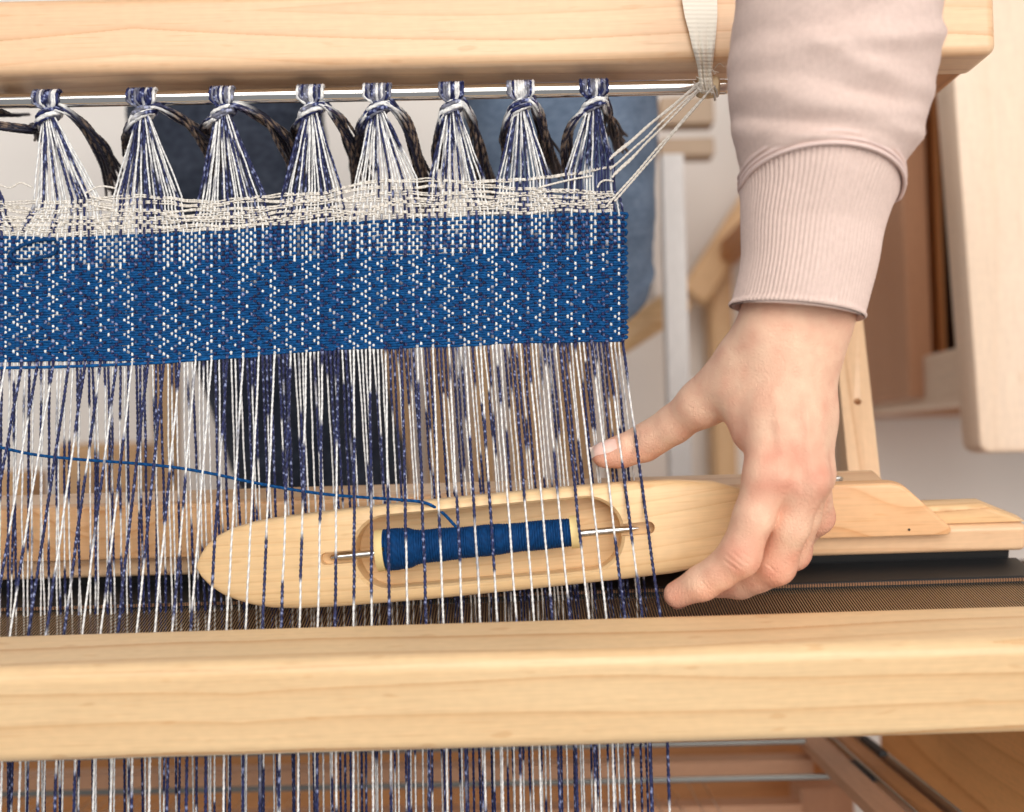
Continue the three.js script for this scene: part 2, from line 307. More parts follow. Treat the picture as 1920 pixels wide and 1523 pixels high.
/* harness below the handrail: bars, side rails, castle side, boards */
{
  const bar = (parent, name, xr, y0, y1, Y, th, mat, label) => { const q = P(xr, y0, Y), r = P(xr, y1, Y); return part(name, grainUV(boxAt(-0.6, q.x, Y - th, Y, q.z, r.z, 0.0012), 'x', [y0 * 0.01, 0.03]), mat, parent, label); };
  const up = (parent, name, x0, x1, y, Y, dz, mat) => { const q = P(x0, y, Y), r = P(x1, y, Y); return part(name, grainUV(boxAt(q.x, r.x, -0.42, 0.02, q.z, q.z + dz, 0.0008), 'y', [x0 * 0.01, 0.02]), mat, parent); };
  const fr1 = groupPart('heddle_frame', loom), fr2 = groupPart('heddle_frame', loom);
  bar(fr1, 'heddle_bar', 1512, 1386, 1396, -0.20, 0.002, barSteel); bar(fr1, 'bottom_bar', 1526, 1424, 1456, -0.25, 0.02, rosy);
  bar(fr2, 'heddle_bar', 1622, 1450, 1461, -0.20, 0.002, barSteel); bar(fr2, 'bottom_bar', 1506, 1508, 1545, -0.26, 0.02, rosy);
  up(fr1, 'side_rail', 1510, 1556, 1393, -0.25, 0.008, rosy); up(fr2, 'side_rail', 1600, 1632, 1408, -0.25, 0.008, honey);
  up(fr1, 'edge_strip', 1572, 1576, 1393, -0.25, 0.011, satin); up(fr2, 'edge_strip', 1638, 1644, 1393, -0.25, 0.012, satin);
  for (const [f, x, y] of [[fr1, 1604, 1440], [fr2, 1628, 1394]]) { const q = P(x, y, -0.2); part('hook', boxAt(q.x - 0.003, q.x + 0.003, -0.21, -0.165, q.z - 0.003, q.z + 0.001, 0.001), blackBand, f); }
  { const q = P(1500, 1478, -0.36), r = P(1604, 1540, -0.36); part('corner_block', grainUV(boxAt(q.x, r.x, -0.4, -0.36, q.z, r.z, 0.003), 'z'), rosy, loom); }
  const s = P(1664, 1440, -0.33);
  part('castle_side', grainUV(boxAt(s.x, s.x + 0.3, -0.35, -0.03, 0.165, 0.75, 0.004), 'y', [0.1, 0.3]), amber, loom, 'brown inner side panel of the loom castle');
  part('cross_board', grainUV(boxAt(-0.62, s.x - 0.002, -0.50, -0.47, 0.20, 0.36, 0.003), 'x'), honey, loom);
  part('cross_board', grainUV(boxAt(-0.62, s.x - 0.002, -0.47, -0.44, 0.37, 0.52, 0.003), 'x', [0.2, 0.07]), honey, loom);
  part('cross_board', grainUV(boxAt(-0.62, 0.52, -0.26, -0.23, 0.09, 0.163, 0.003), 'x', [0.33, 0.03]), shadeWood, loom, 'added dark brown board standing in for shade behind the reed');  // added board; its dark colour imitates the shade inside the loom
  const hd = [];
  for (let x = -0.5; x < 0.15; x += 0.0088) {
    const jx = x + rr(-0.002, 0.002), jz = P(900, 1448, -0.3).z + rr(-0.006, 0.02);
    hd.push(new THREE.CylinderGeometry(0.00035, 0.00035, 0.40, 4).translate(jx, -0.10, jz));
  }
  tag(part('heddle_wires', merge(hd), satin, loom), 'thin metal heddle wires hanging among the threads', null, null, 'stuff');
  // strut with a hole, right of the hand
  const a = P(1622, 905, -0.1), b = P(1584, 545, -0.16), len = a.distanceTo(b), w = 0.0185;
  const sh = new THREE.Shape(); sh.moveTo(-w / 2, 0); sh.lineTo(w / 2, 0); sh.lineTo(w / 2, len); sh.lineTo(-w / 2, len); sh.closePath();
  const hole = new THREE.Path(); hole.absarc(0.0005, len * 0.40, 0.0033, 0, Math.PI * 2, true); sh.holes.push(hole);
  let g = new THREE.ExtrudeGeometry(sh, { depth: 0.030, bevelEnabled: true, bevelSize: 0.001, bevelThickness: 0.001, bevelSegments: 2, curveSegments: 20 });
  g = grainUV(toCreasedNormals(g, 0.6), 'y', [0.1, 0.06]);
  const yAx = b.clone().sub(a).normalize(), xAx = V(1, 0, 0).addScaledVector(yAx, -yAx.x).normalize(), zAx = V().crossVectors(xAx, yAx);
  g.translate(0, 0, -0.030).applyMatrix4(new THREE.Matrix4().makeBasis(xAx, yAx, zAx).setPosition(a));
  const st = part('strut', g, maplePink, loom, 'light wooden strut with one drilled round hole');
  part('hole_disc', new THREE.CylinderGeometry(0.0034, 0.0034, 0.002, 16).rotateX(Math.PI / 2).translate(0.0005, len * 0.4, -0.02).applyMatrix4(new THREE.Matrix4().makeBasis(xAx, yAx, zAx).setPosition(a)), new THREE.MeshStandardMaterial({ color: new THREE.Color(...lin(70, 36, 22)), roughness: 0.8 }), st);  // dark brown disc closing the drilled hole partway down
  const s0 = P(1552, 890, -0.24), s1 = P(1592, 640, -0.24);
  part('strut_shade', grainUV(boxAt(s0.x, s1.x, -0.3, -0.24, s1.z, s0.z + 0.02, 0.003), 'z'), rosy, loom);  // added block that paints the shaded left side of the strut
  // treadles: planks along the floor under the warp
  { const q = P(104, 832, -0.7), r = P(262, 934, -0.7); part('treadle_block', grainUV(boxAt(q.x, r.x, -0.76, -0.7, q.z, r.z, 0.006), 'x'), tanDim, loom); const q2 = P(-80, 884, -0.7), r2 = P(52, 946, -0.7); part('treadle_block', grainUV(boxAt(q2.x, r2.x, -0.76, -0.7, q2.z, r2.z, 0.006), 'x'), tanDim, loom); }
  const tr = [[150, 40, 880], [306, 46, 640], [742, 64, 560], [822, 58, 560], [905, 52, 600], [985, 70, 560], [1080, 76, 560], [1150, 34, 620]];
  for (const [px, w2, y0] of tr) {
    const p0 = P(px - w2 / 2, y0, -0.6), p1 = P(px + w2 / 2, 1000, -0.6);
    part('treadle', grainUV(boxAt(p0.x, p1.x, -0.625, -0.6, p0.z, p1.z + 0.2, 0.003), 'z', [px * 0.01, 0]), tanDim, loom);
  }
}

/* ========================================================== the woven cloth */
const cloth = thing('woven_cloth', 'blue and white handwoven cloth in progress with its space-dyed warp threads tied to the rod', 'weaving');
const NW = 168, XR = 1168, PX = 7.42;
const xCloth = i => XR - (NW - 1 - i) * PX;
const yTop = x => poly([[-100, 440], [0, 441], [110, 446], [240, 440], [420, 433], [560, 420], [700, 413], [900, 406], [1050, 400], [1168, 397]], x);
const yMid = x => poly([[-100, 512], [0, 507], [300, 497], [640, 481], [900, 472], [1168, 466]], x);
const yFell = x => poly([[-100, 681], [0, 680], [300, 676], [470, 666], [700, 655], [1000, 644], [1168, 641]], x);
const N1 = 9, N2 = 38, NP = N1 + N2;
const pickY = (j, x) => {              // pixel row of the middle of pick j
  const w = noiseGen(x * 0.012, j * 0.35) * 2.4 + noiseGen(x * 0.05, j * 1.3, 4) * 1.3;
  return w + (j < N1 ? lerp(yTop(x), yMid(x), (j + 0.5) / N1) : lerp(yMid(x), yFell(x), (j - N1 + 0.5) / N2));
};
const zig = [0, 1, 2, 3, 2, 1];
function warpUp(i, j) {               // does warp i pass over pick j?
  if (j < N1) return (i + j) % 2 === 0;
  return (i + zig[(j - N1) % 6]) % 4 === 0;
}
const cell = (() => { const pt = new Map(); return (i, y) => P(xCloth(i), y, 0); })();
// knots on the rod, and the threads that each gathers
const knots = [[-78, 60], [90, 122], [268, 138], [418, 128], [583, 116], [708, 126], [847, 100], [976, 108], [1113, 92]];
const spans = [[-200, 8], [62, 185], [207, 345], [372, 500], [528, 642], [662, 788], [806, 906], [926, 1036], [1060, 1152]];
const bounds = [30, 196, 358, 514, 652, 797, 916, 1048, 2000];
const knotPx = k => [knots[k][0], 216 - 0.0195 * knots[k][0]];
const HEAD = [-70, -60, -47, -38, -30, -22, -14, -6];
const headY = (h, x) => {
  const fan = h === 0 ? -14 * smooth(880, 1130, x) - 12 * smooth(1000, 1150, x) : h === 1 ? 14 * smooth(950, 1150, x) : 0;
  return yTop(x) + HEAD[h] * (0.9 + 0.1 * Math.sin(x * 0.01)) + fan + noiseGen(x * 0.011, h * 0.45, 6) * 9 * (h < 7 ? 1 : 0.4) + noiseGen(x * 0.03, h * 2.1, 8) * 3;
};
{
  const dyes = []; for (let i = 0; i < NW; i++) dyes.push(dyeOf(i));
  for (let i = 0; i < NW; i++) {
    const x = xCloth(i), upper = i % 4 === 3, path = [];
    const k = bounds.findIndex(b => x < b), [kx, ky] = knotPx(k), [s0, s1] = spans[k];
    const lo = k ? bounds[k - 1] : -300, t = clamp((x - lo) / ((k === 8 ? 1170 : bounds[k]) - lo));
    const stack = Math.sin(i * 2.4) * 0.0012;
    const top = P(kx + (t - 0.5) * 20, ky + 2, 0.002 + Math.cos(i * 1.9) * 0.0022), hx = lerp(s0, s1, t);
    path.push(P(kx + (t - 0.5) * 8, ky - 8, 0.001), top);
    const h0 = P(hx + rr(-2, 2), headY(0, hx) - 6, stack);
    path.push(...straight(top, h0, 0.0011, (p, q) => { p.y += Math.sin(q * Math.PI) * stack; p.x += noiseGen(i * 3.1, q * 3) * 0.0006 * Math.sin(q * Math.PI); }));
    for (let h = 0; h < 8; h++) {
      const f = (h + 1) / 9, xx = lerp(hx, x, f * f * (3 - 2 * f)), y = headY(h, xx);
      path.push(P(xx, y, (i + h) % 2 ? 0.0007 : -0.0009));
      if (h < 7) path.push(P(xx, (y + headY(h + 1, xx)) / 2, 0));
    }
    const k0 = path.length;
    for (let j = 0; j < NP; j++) {
      const y = pickY(j, x), u = warpUp(i, j) ? 0.00085 : -0.00055, nx = j < NP - 1 ? warpUp(i, j + 1) ? 0.00085 : -0.00055 : 0;
      const yn = j < NP - 1 ? pickY(j + 1, x) : y + 3;
      path.push(P(x, y, u), P(x, lerp(y, yn, 0.3), lerp(u, nx, 0.16)), P(x, lerp(y, yn, 0.7), lerp(u, nx, 0.84)));
    }
    const k1 = path.length;
    // the shed: one thread in four is lifted
    const fell = P(x, yFell(x) + 4, 0);
    const xr = 1243 + 1.148 * (x - XR) + rr(-1, 1);
    const yr = upper ? 0.048 : -0.0145, rp = P(xr, 1160, 0.043);
    const vr = (yr - BO.y + REED_N * Math.sin(LEAN)) / Math.cos(LEAN), zr = BO.z + vr * Math.sin(LEAN) + REED_N * Math.cos(LEAN) - rp.x * YAW;
    const reed = V(rp.x + (upper ? 0 : rr(-0.0006, 0.0006)), yr, zr);
    const sag = upper ? rr(-0.0006, 0.0006) : rr(-0.0025, 0.004), sx = rr(-1, 1) * (upper ? 0.0003 : 0.0007);
    path.push(...straight(fell, reed, 0.00085, (p, q) => {
      p.y += Math.sin(q * Math.PI) * sag; p.x += Math.sin(q * Math.PI) * sx + noiseGen(i * 5.3, q * 7) * 0.00035;
    }));
    const back = V(reed.x * 1.02 + rr(-0.0015, 0.0015), upper ? 0.054 : -0.03 + (i % 4) * 0.008, 0.30);
    path.push(...straight(reed, back, 0.0013, (p, q) => { p.x += Math.sin(q * Math.PI * 1.6) * rr(-1, 1) * 0.00008; }));
    const base = 0.00064, g = yarn(path, {
      pitch: 0.0056, phase: i * 1.7, lobes: 0.2, color: dyeColor(dyes[i], i),
      radius: (s, k) => (k > k0 && k < k1 ? 0.00078 : upper ? base : base * 0.88) * (0.9 + 0.34 * dyes[i](s) + 0.10 * noiseGen(s * 160, i * 2.7)),
    });
    part('warp_thread', g, yarnMat, cloth);
  }
}
{ // the blue weft: one yarn that runs to and fro
  const path = [], B1 = lin(7, 68, 121), B2 = lin(11, 88, 150), B3 = lin(5, 50, 94);
  for (let j = 0; j < NP; j++) {
    const right = j % 2 === 0, ii = [];
    for (let i = 0; i < NW; i++) ii.push(right ? i : NW - 1 - i);
    ii.forEach((i, n) => {
      const x = xCloth(i), up = warpUp(i, j), h = up ? -0.00075 : 0.00062;
      path.push(P(x, pickY(j, x), h));
      if (n < NW - 1) {
        const i2 = ii[n + 1], x2 = (x + xCloth(i2)) / 2, h2 = warpUp(i2, j) ? -0.00075 : 0.00062;
        path.push(P(x2, pickY(j, x2) + (h + h2 > 0.001 ? 0.35 : 0), (h + h2) / 2 + (h + h2 > 0.001 ? 0.0001 : 0)));
      }
    });
    if (j < NP - 1) {
      const e = right ? XR : xCloth(0), o = right ? 1 : -1, y0 = pickY(j, e), y1 = pickY(j + 1, e), j2 = rr(3.5, 8);
      path.push(P(e + o * j2, lerp(y0, y1, 0.1), 0.0004), P(e + o * (j2 + 1.5), lerp(y0, y1, 0.5), 0.0005), P(e + o * j2, lerp(y0, y1, 0.9), 0.0004));
    }
  }
  const g = yarn(path, {
    pitch: 0.0035, lobes: 0.1, seg: 6, radius: (s, k) => (k < N1 * NW * 2 ? 0.00098 : 0.0008) * (1 + 0.1 * noiseGen(s * 60, 5.5)),
    color: (s, ply, k, j) => { const h = Math.abs(Math.sin(k * 7.13 + j * 2.1) * 9371.1) % 1; return mix3(ply ? B2 : B1, B3, h * 0.8); },
  });
  part('blue_weft', g, blueMat, cloth, 'strong blue weft yarn packed into plain weave and twill');
  // the last pick, not yet beaten in at the left
  const lp = [];
  for (let i = 0; i < 76; i++) { const x = xCloth(i), f = smooth(430, 60, x); lp.push(P(x, yFell(x) + 2 + 8 * f, i % 4 === 3 ? -0.0006 : 0.0007)); }
  part('loose_pick', yarn(lp, { pitch: 0.0035, lobes: 0.1, radius: () => 0.0009, color: (s, ply) => ply ? B2 : B1 }), blueMat, cloth);
  // a loose loop of the yarn lying on the cloth
  const loop = [[104, 449], [70, 451], [40, 461], [19, 476], [25, 486], [50, 490], [80, 482], [102, 474], [106, 462]].map(([x, y], n) => P(x, y, 0.0022 + (n % 3) * 0.0003));
  part('yarn_loop', yarn(resample(loop, 0.0008), { r: 0.001, pitch: 0.0035, lobes: 0.14, color: (s, ply) => ply ? lin(8, 66, 116) : lin(5, 50, 92) }), blueMat, cloth, 'loose loop of blue yarn lying on the left of the cloth');
}
{ // the white header picks above the blue
  const C1 = lin(236, 231, 223), C2 = lin(213, 206, 196);
  const list = [];
  for (let h = 0; h < 8; h++) for (const d of [-1.7, 1.7]) {
    const path = [];
    for (let x = -70; x <= 1150; x += 2.6) {
      const i = Math.round(NW - 1 - (XR - x) / PX);
      path.push(P(x, headY(h, x) + d + noiseGen(x * 0.02, h + d, 12) * 2.4, ((i + h) % 2 ? -0.0006 : 0.0008) + d * 0.0001));
    }
    list.push(yarn(path, { r: 0.0005, pitch: 0.0028, lobes: 0.2, phase: h, seg: 5, color: (s, ply) => ply ? C1 : C2 }));
  }
  for (const pts of [[[-10, 344], [18, 352], [38, 343], [60, 352]], [[160, 362], [186, 350], [206, 351], [218, 354]], [[168, 368], [190, 374], [212, 378]], [[176, 386], [195, 389], [212, 393]], [[1010, 352], [1040, 344], [1075, 336], [1110, 330]], [[1120, 352], [1126, 342], [1136, 338], [1150, 340]]])
    list.push(yarn(resample(pts.map(([x, y]) => P(x, y, 0.0012)), 0.0008), { r: 0.00055, pitch: 0.003, lobes: 0.2, seg: 5, color: (s, ply) => ply ? C1 : C2 }));
  part('white_header', merge(list), cottonMat, cloth, 'rows of white cotton woven as a header above the blue');
  // cotton ends that run up to the tape on the rod
  const ends = [[1146, 294, 1318, 150], [1143, 300, 1324, 146], [1150, 328, 1322, 158], [1147, 333, 1328, 152], [1152, 377, 1334, 166], [1136, 388, 1338, 160], [1144, 318, 1316, 160]];
  for (const [x0, y0, x1, y1] of ends) {
    const a = P(x0, y0, 0.0012), b = P(x1, y1, 0.0105), pth = [a, ...straight(a, b, 0.001, (p, t) => { p.y -= Math.sin(t * Math.PI) * 0.0015; p.x += noiseGen(t * 5, x0) * 0.0006; p.z += noiseGen(t * 4, y0 * 3) * 0.0008; })];
    pth.push(P(x1 + 6, y1 + 10, 0.009), P(x1 + 7, y1 + 22, 0.004));
    part('tie_end', yarn(pth, { r: 0.0006, pitch: 0.003, lobes: 0.25, color: (s, ply) => ply ? C1 : C2 }), cottonMat, cloth);
  }
  const fz = [];
  for (let n = 0; n < 16; n++) { const x = rr(1308, 1340), y = rr(126, 172); fz.push(yarn(resample([P(x, y, 0.011), P(x + rr(-14, 14), y + rr(-14, 8), 0.013), P(x + rr(-22, 22), y + rr(-22, 14), 0.012)], 0.0012), { r: 0.00016, lobes: 0, seg: 4, color: () => C1 })); }
  tag(part('frayed_fibres', merge(fz), cottonMat, cloth), null, null, null, 'stuff');
}
{ // the knots: loops over the rod, a wrapped knot, two tails
  const tails = [[[30, 215], [70, 262]], [[206, 335], [66, 244]], [[408, 300], [236, 285]], [[556, 300], [384, 262]], [[672, 320], [556, 262]], [[796, 360], [672, 300]], [[908, 345], [820, 318]], [[1026, 300], [946, 300]], [[1150, 262], [1062, 335]]];
  const ry = x => 190 - 0.0198 * x;
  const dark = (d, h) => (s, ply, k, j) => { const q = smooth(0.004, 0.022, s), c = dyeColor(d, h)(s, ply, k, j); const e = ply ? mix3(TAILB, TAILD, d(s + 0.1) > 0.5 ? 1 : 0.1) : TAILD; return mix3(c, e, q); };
  knots.forEach(([kx, wd], k) => {
    const kn = groupPart('tie_knot', cloth), [x0, ky] = knotPx(k), loops = [], wraps = [], ta = [], wide = k ? 40 + (k * 37 % 11) : 40;
    const n = 11;
    for (let q = 0; q < n; q++) {
      const t = q / (n - 1) - 0.5, d0 = dyeOf(q * 3 + k * 40), nv = rnd() < 0.6 ? 0.8 : 0, d = s => clamp(d0(s) + nv), pts = [];
      const cx = x0 + t * wide + rr(-1, 1);
      const rc = P(cx, ry(cx), ROD_Y);
      for (let a = -50; a <= 200; a += 14) {
        const th = a * Math.PI / 180, rad = ROD_R + 0.0011;
        const sq = smooth(120, 200, a);
        pts.push(V(rc.x - t * sq * 0.003, rc.y + Math.sin(th) * rad, rc.z - Math.cos(th) * rad));
      }
      // from the front of the rod down into the knot
      const f = P(x0 + t * 22, ky - 10, 0.003 + Math.abs(Math.cos(q * 2)) * 0.002);
      pts.splice(pts.length - 5, 5); pts.push(f, P(x0 + t * 12, ky, 0.002));
      loops.push(yarn(resample(pts, 0.0007), { r: 0.00092, pitch: 0.007, lobes: 0.15, phase: q, color: dyeColor(d, q + k * 9) }));
    }
    for (let q = 0; q < 7; q++) {
      const d0 = dyeOf(q * 5 + k * 17), nv = rnd() < 0.6 ? 0.8 : 0, d = s => clamp(d0(s) + nv), pts = [], c = P(x0 + 2, ky - 5 + q * 2.3, 0.0015), slant = 0.0024;
      for (let a = -110; a <= 300; a += 15) {
        const th = a * Math.PI / 180, rad = 0.0047 + (q % 3) * 0.0006;
        pts.push(V(c.x + Math.cos(th) * rad * 1.12, c.y + Math.sin(th) * rad * 0.85, c.z - Math.cos(th) * slant + (q - 3) * 0.0002));
      }
      wraps.push(yarn(resample(pts, 0.0007), { r: 0.0011, pitch: 0.007, lobes: 0.15, color: dyeColor(d, q + k * 5) }));
    }
    const [R, Lf] = tails[k];
    for (let q = 0; q < 22; q++) {
      const d = dyeOf(q * 7 + k * 11), o = () => rr(-8, 8), e = rr(0.72, 1.15), sp = rr(-18, 18), dv = rr(-0.007, 0.007);
      const pts = [P(x0 + 4, ky - 4, 0.003), P(x0 + 17 + o() * 0.6, ky - 13 + o() * 0.9, 0.004 + dv * 0.3), P(x0 + 17 + (R[0] - x0 - 17) * 0.45 + o(), ky - 8 + (R[1] - ky) * 0.2 + o(), -0.004 + dv * 0.6),
        P(x0 + (R[0] - x0) * 0.85 + o() + sp * 0.5, ky + (R[1] - ky) * 0.62 * e, -0.022 + dv), P(R[0] + sp, ky + (R[1] - ky) * e, -0.045 + dv), P(R[0] + sp * 1.3 + 6, ky + (R[1] - ky) * e * 1.22, -0.075)];
      ta.push(yarn(resample(pts, 0.0012), { r: 0.00085, pitch: 0.007, lobes: 0.15, phase: q, color: dark(d, q) }));
    }
    for (let q = 0; q < 17; q++) {
      const d = dyeOf(q * 9 + k * 13), o = () => rr(-7, 7), e = rr(0.8, 1.1), dv = rr(-0.004, 0.004);
      const pts = [P(x0 - 2, ky + 6, 0.002), P(x0 - 14 + o(), ky + 9 + o(), 0.003 + dv * 0.4), P(lerp(x0, Lf[0], 0.85) + o(), ky + 16 + (Lf[1] - ky) * 0.2 + o(), -0.004 + dv), P(Lf[0] + o() * 1.4, lerp(ky, Lf[1], 0.65), -0.016 + dv), P(Lf[0] + 4 + o() * 1.6, ky + (Lf[1] - ky) * e, -0.034)];
      ta.push(yarn(resample(pts, 0.0012), { r: 0.00085, pitch: 0.007, lobes: 0.15, phase: q, color: dark(d, q) }));
    }
    part('rod_loop', merge(loops), yarnMat, kn); part('knot', merge(wraps), yarnMat, kn);
    part('tail', merge(ta), yarnMat, kn);
  });
}

/* ============================================================== boat shuttle */
// the shuttle's own axes: along (right in the picture), up, across
const shA = P(364, 1068, 0.0035), shB = P(1470, 968, 0.0125);
const SL = shA.distanceTo(shB);
const shX = shB.clone().sub(shA).normalize(), shZ = V(-shX.z, 0, shX.x).normalize(), shY = V().crossVectors(shZ, shX).normalize();
const shM = new THREE.Matrix4().makeBasis(shX, shY, shZ).setPosition(shA.clone().lerp(shB, 0.5));
const shInv = shM.clone().invert();
const shLocal = (px, py, Y) => { // a pixel on the shuttle's top plane
  const o = camera.position.clone().applyMatrix4(shInv), d = P(px, py, 0).applyMatrix4(shInv).sub(o); return o.addScaledVector(d, (Y - o.y) / d.y);
};
const shTop = 0.0135, SPD = 0.0052;
{
  const sh = thing('boat_shuttle', 'pale wooden boat shuttle held by its right end, sliding between the warp threads', 'shuttle');
  const up = [[366, 1058], [372, 1042], [385, 1022], [405, 1005], [432, 991], [475, 978], [520, 970], [640, 955], [800, 938], [1000, 918], [1150, 905], [1260, 899], [1340, 902], [1400, 918], [1440, 938], [1462, 960]].map(([x, y]) => shLocal(x, y, shTop * 0.6));
  const dn = [[366, 1068], [375, 1084], [392, 1101], [415, 1116], [440, 1126], [475, 1136], [510, 1141], [560, 1142], [640, 1138], [800, 1125], [1000, 1105], [1150, 1089], [1260, 1076], [1340, 1058], [1400, 1034], [1440, 1008], [1462, 982]].map(([x, y]) => shLocal(x, y, shTop * 0.6));
  const x0 = -SL / 2, nU = 150, nV = 48, pos = [], idx = [];
  const curve = (l, x) => poly(l.map(p => [p.x, p.z]), x);
  const xa = Math.min(up[0].x, dn[0].x) - 0.0005, xb = Math.max(up[up.length - 1].x, dn[dn.length - 1].x) + 0.002;
  for (let i = 0; i <= nU; i++) {
    const t = i / nU, e = 0.5 - 0.5 * Math.cos(Math.PI * t), x = lerp(xa, xb, lerp(e, t, 0.45));
    const z0 = curve(up, x), z1 = curve(dn, x), c = (z0 + z1) / 2;
    let w = Math.max(0.0006, (z1 - z0) / 2); if (i === 0 || i === nU) w = 0.0003;
    const edge = Math.min(x - xa, xb - x), hh = shTop * (0.34 + 0.66 * Math.pow(clamp(edge / 0.06), 0.5)), hb = hh * 0.95;
    for (let j = 0; j < nV; j++) {
      const a = j / nV * Math.PI * 2, pw = 0.34, ca = Math.cos(a), sa = Math.sin(a);
      const zz = Math.sign(ca) * Math.pow(Math.abs(ca), pw), yy = Math.sign(sa) * Math.pow(Math.abs(sa), pw);
      pos.push(x, yy > 0 ? yy * hh : yy * hb, c + zz * w);
    }
    if (i) for (let j = 0; j < nV; j++) { const p = (i - 1) * nV + j, q = (i - 1) * nV + (j + 1) % nV, r = i * nV + j, s = i * nV + (j + 1) % nV; idx.push(p, r, q, q, r, s); }
  }
  for (const [ring, flip] of [[0, 0], [nU, 1]]) { const c = pos.length / 3; let sx = 0, sy = 0, sz = 0; for (let j = 0; j < nV; j++) { const k = (ring * nV + j) * 3; sx += pos[k]; sy += pos[k + 1]; sz += pos[k + 2]; } pos.push(sx / nV, sy / nV, sz / nV); for (let j = 0; j < nV; j++) { const a = ring * nV + j, b = ring * nV + (j + 1) % nV; flip ? idx.push(c, b, a) : idx.push(c, a, b); } }
  let g = new THREE.BufferGeometry(); g.setAttribute('position', new THREE.Float32BufferAttribute(pos, 3)); g.setIndex(idx); g.computeVertexNormals();
  g.setAttribute('uv', new THREE.Float32BufferAttribute(new Float32Array(pos.length / 3 * 2), 2));
  // wind the faces outwards
  { const p = g.attributes.position, I = g.index; let vol = 0; const a = V(), b = V(), c = V(); for (let i = 0; i < I.count; i += 3) { a.fromBufferAttribute(p, I.getX(i)); b.fromBufferAttribute(p, I.getX(i + 1)); c.fromBufferAttribute(p, I.getX(i + 2)); vol += a.dot(b.cross(c)); } if (vol < 0) { const arr = I.array; for (let i = 0; i < arr.length; i += 3) { const t = arr[i]; arr[i] = arr[i + 2]; arr[i + 2] = t; } g.computeVertexNormals(); } }
  // cavity
  const q = (px, py) => shLocal(px, py, shTop), cl = q(664, 1042), cr = q(1166, 996), ct = q(915, 951), cb = q(915, 1088);
  const rounded = (x0_, x1_, z0_, z1_, r) => { const s = new THREE.Shape(); s.moveTo(x0_ + r, z0_); s.lineTo(x1_ - r, z0_); s.absarc(x1_ - r, z0_ + r, r, -Math.PI / 2, 0); s.lineTo(x1_, z1_ - r); s.absarc(x1_ - r, z1_ - r, r, 0, Math.PI / 2); s.lineTo(x0_ + r, z1_); s.absarc(x0_ + r, z1_ - r, r, Math.PI / 2, Math.PI); s.lineTo(x0_, z0_ + r); s.absarc(x0_ + r, z0_ + r, r, Math.PI, Math.PI * 1.5); return s; };
  const R = Math.min(0.0185, (cb.z - ct.z) / 2 - 0.0005);
  const cut = (shape, y0, y1, bevel) => { const c = new THREE.ExtrudeGeometry(shape, { depth: y1 - y0, bevelEnabled: !!bevel, bevelSize: bevel || 0, bevelThickness: bevel || 0, bevelSegments: 4, curveSegments: 20 }); c.rotateX(Math.PI / 2); c.translate(0, y1, 0); c.scale(1, 1, 1); return c; };
  const ev = new Evaluator(); ev.attributes = ['position', 'normal', 'uv'];
  const br = geo => { const b = new Brush(geo); b.updateMatrixWorld(); return b; };
  let body = br(g);
  body = ev.evaluate(body, br(cut(rounded(cl.x, cr.x, ct.z, cb.z, R), -0.0085, 0.03)), SUBTRACTION); body.updateMatrixWorld();
  // chamfered rim: a wider, shallow cut
  const rim = new THREE.ExtrudeGeometry(rounded(cl.x, cr.x, ct.z, cb.z, R), { depth: 0.004, bevelEnabled: true, bevelSize: 0.0022, bevelThickness: 0.003, bevelSegments: 1, curveSegments: 20 });
  rim.rotateX(Math.PI / 2); rim.translate(0, shTop + 0.0048, 0);
  body = ev.evaluate(body, br(rim), SUBTRACTION); body.updateMatrixWorld();
  // grooves in which the spindle lies
  const s0 = q(602, 1049), s1 = q(1226, 989);
  const slot = (x0, x1, z) => cut(rounded(x0, x1, z - 0.0033, z + 0.0033, 0.0032), shTop - SPD - 0.0026, shTop + 0.01);
  const gl = slot(s0.x - 0.0005, s0.x + 0.034, s0.z), gr = slot(s1.x - 0.032, s1.x + 0.0005, s1.z);
  body = ev.evaluate(body, br(gl), SUBTRACTION); body.updateMatrixWorld();
  body = ev.evaluate(body, br(gr), SUBTRACTION);
  const bm = part('body', grainUV(body.geometry, 'x', [0.2, 0.05]), shuttleWood, sh);
  // spindle
  const zc = (s0.z + s1.z) / 2, slope = Math.atan2(s1.z - s0.z, s1.x - s0.x), lenS = s1.x - s0.x - 0.011;
  const lathe = new THREE.LatheGeometry([[0, -lenS / 2], [0.0012, -lenS / 2 + 0.001], [0.0020, -lenS / 2 + 0.006], [0.0020, lenS / 2 - 0.014], [0.0014, lenS / 2 - 0.004], [0.0004, lenS / 2], [0, lenS / 2]].map(([a, b]) => new THREE.Vector2(a, b)), 20);
  lathe.rotateZ(-Math.PI / 2).rotateY(-slope).translate((s0.x + s1.x) / 2 - 0.002, shTop - SPD, zc);
  part('spindle', lathe, new THREE.MeshStandardMaterial({ color: new THREE.Color().setRGB(0.66, 0.65, 0.63), metalness: 1, roughness: 0.26 }), sh);
  sh.applyMatrix4(shM);

  // bobbin on the spindle
  const bo = thing('bobbin', 'wooden bobbin wound with dark blue yarn inside the shuttle cavity', 'bobbin');
  const b0 = q(703, 1032), b1 = q(1086, 1001), n = b1.x - b0.x;
  const flange = (x, r) => new THREE.CylinderGeometry(r, r, 0.0042, 40).rotateZ(Math.PI / 2).translate(x, 0, 0);
  const cream = new THREE.MeshStandardMaterial({ color: new THREE.Color(...lin(238, 212, 150)), roughness: 0.6 });
  part('flange', flange(-n / 2 + 0.0024, 0.0112), cream, bo); part('flange', flange(n / 2 - 0.0024, 0.0088), cream, bo);
  part('core', new THREE.CylinderGeometry(0.004, 0.004, n, 24).rotateZ(Math.PI / 2), cream, bo);
  // wound yarn: one long helix over an uneven spool
  const hx = [], L2 = n - 0.0105;
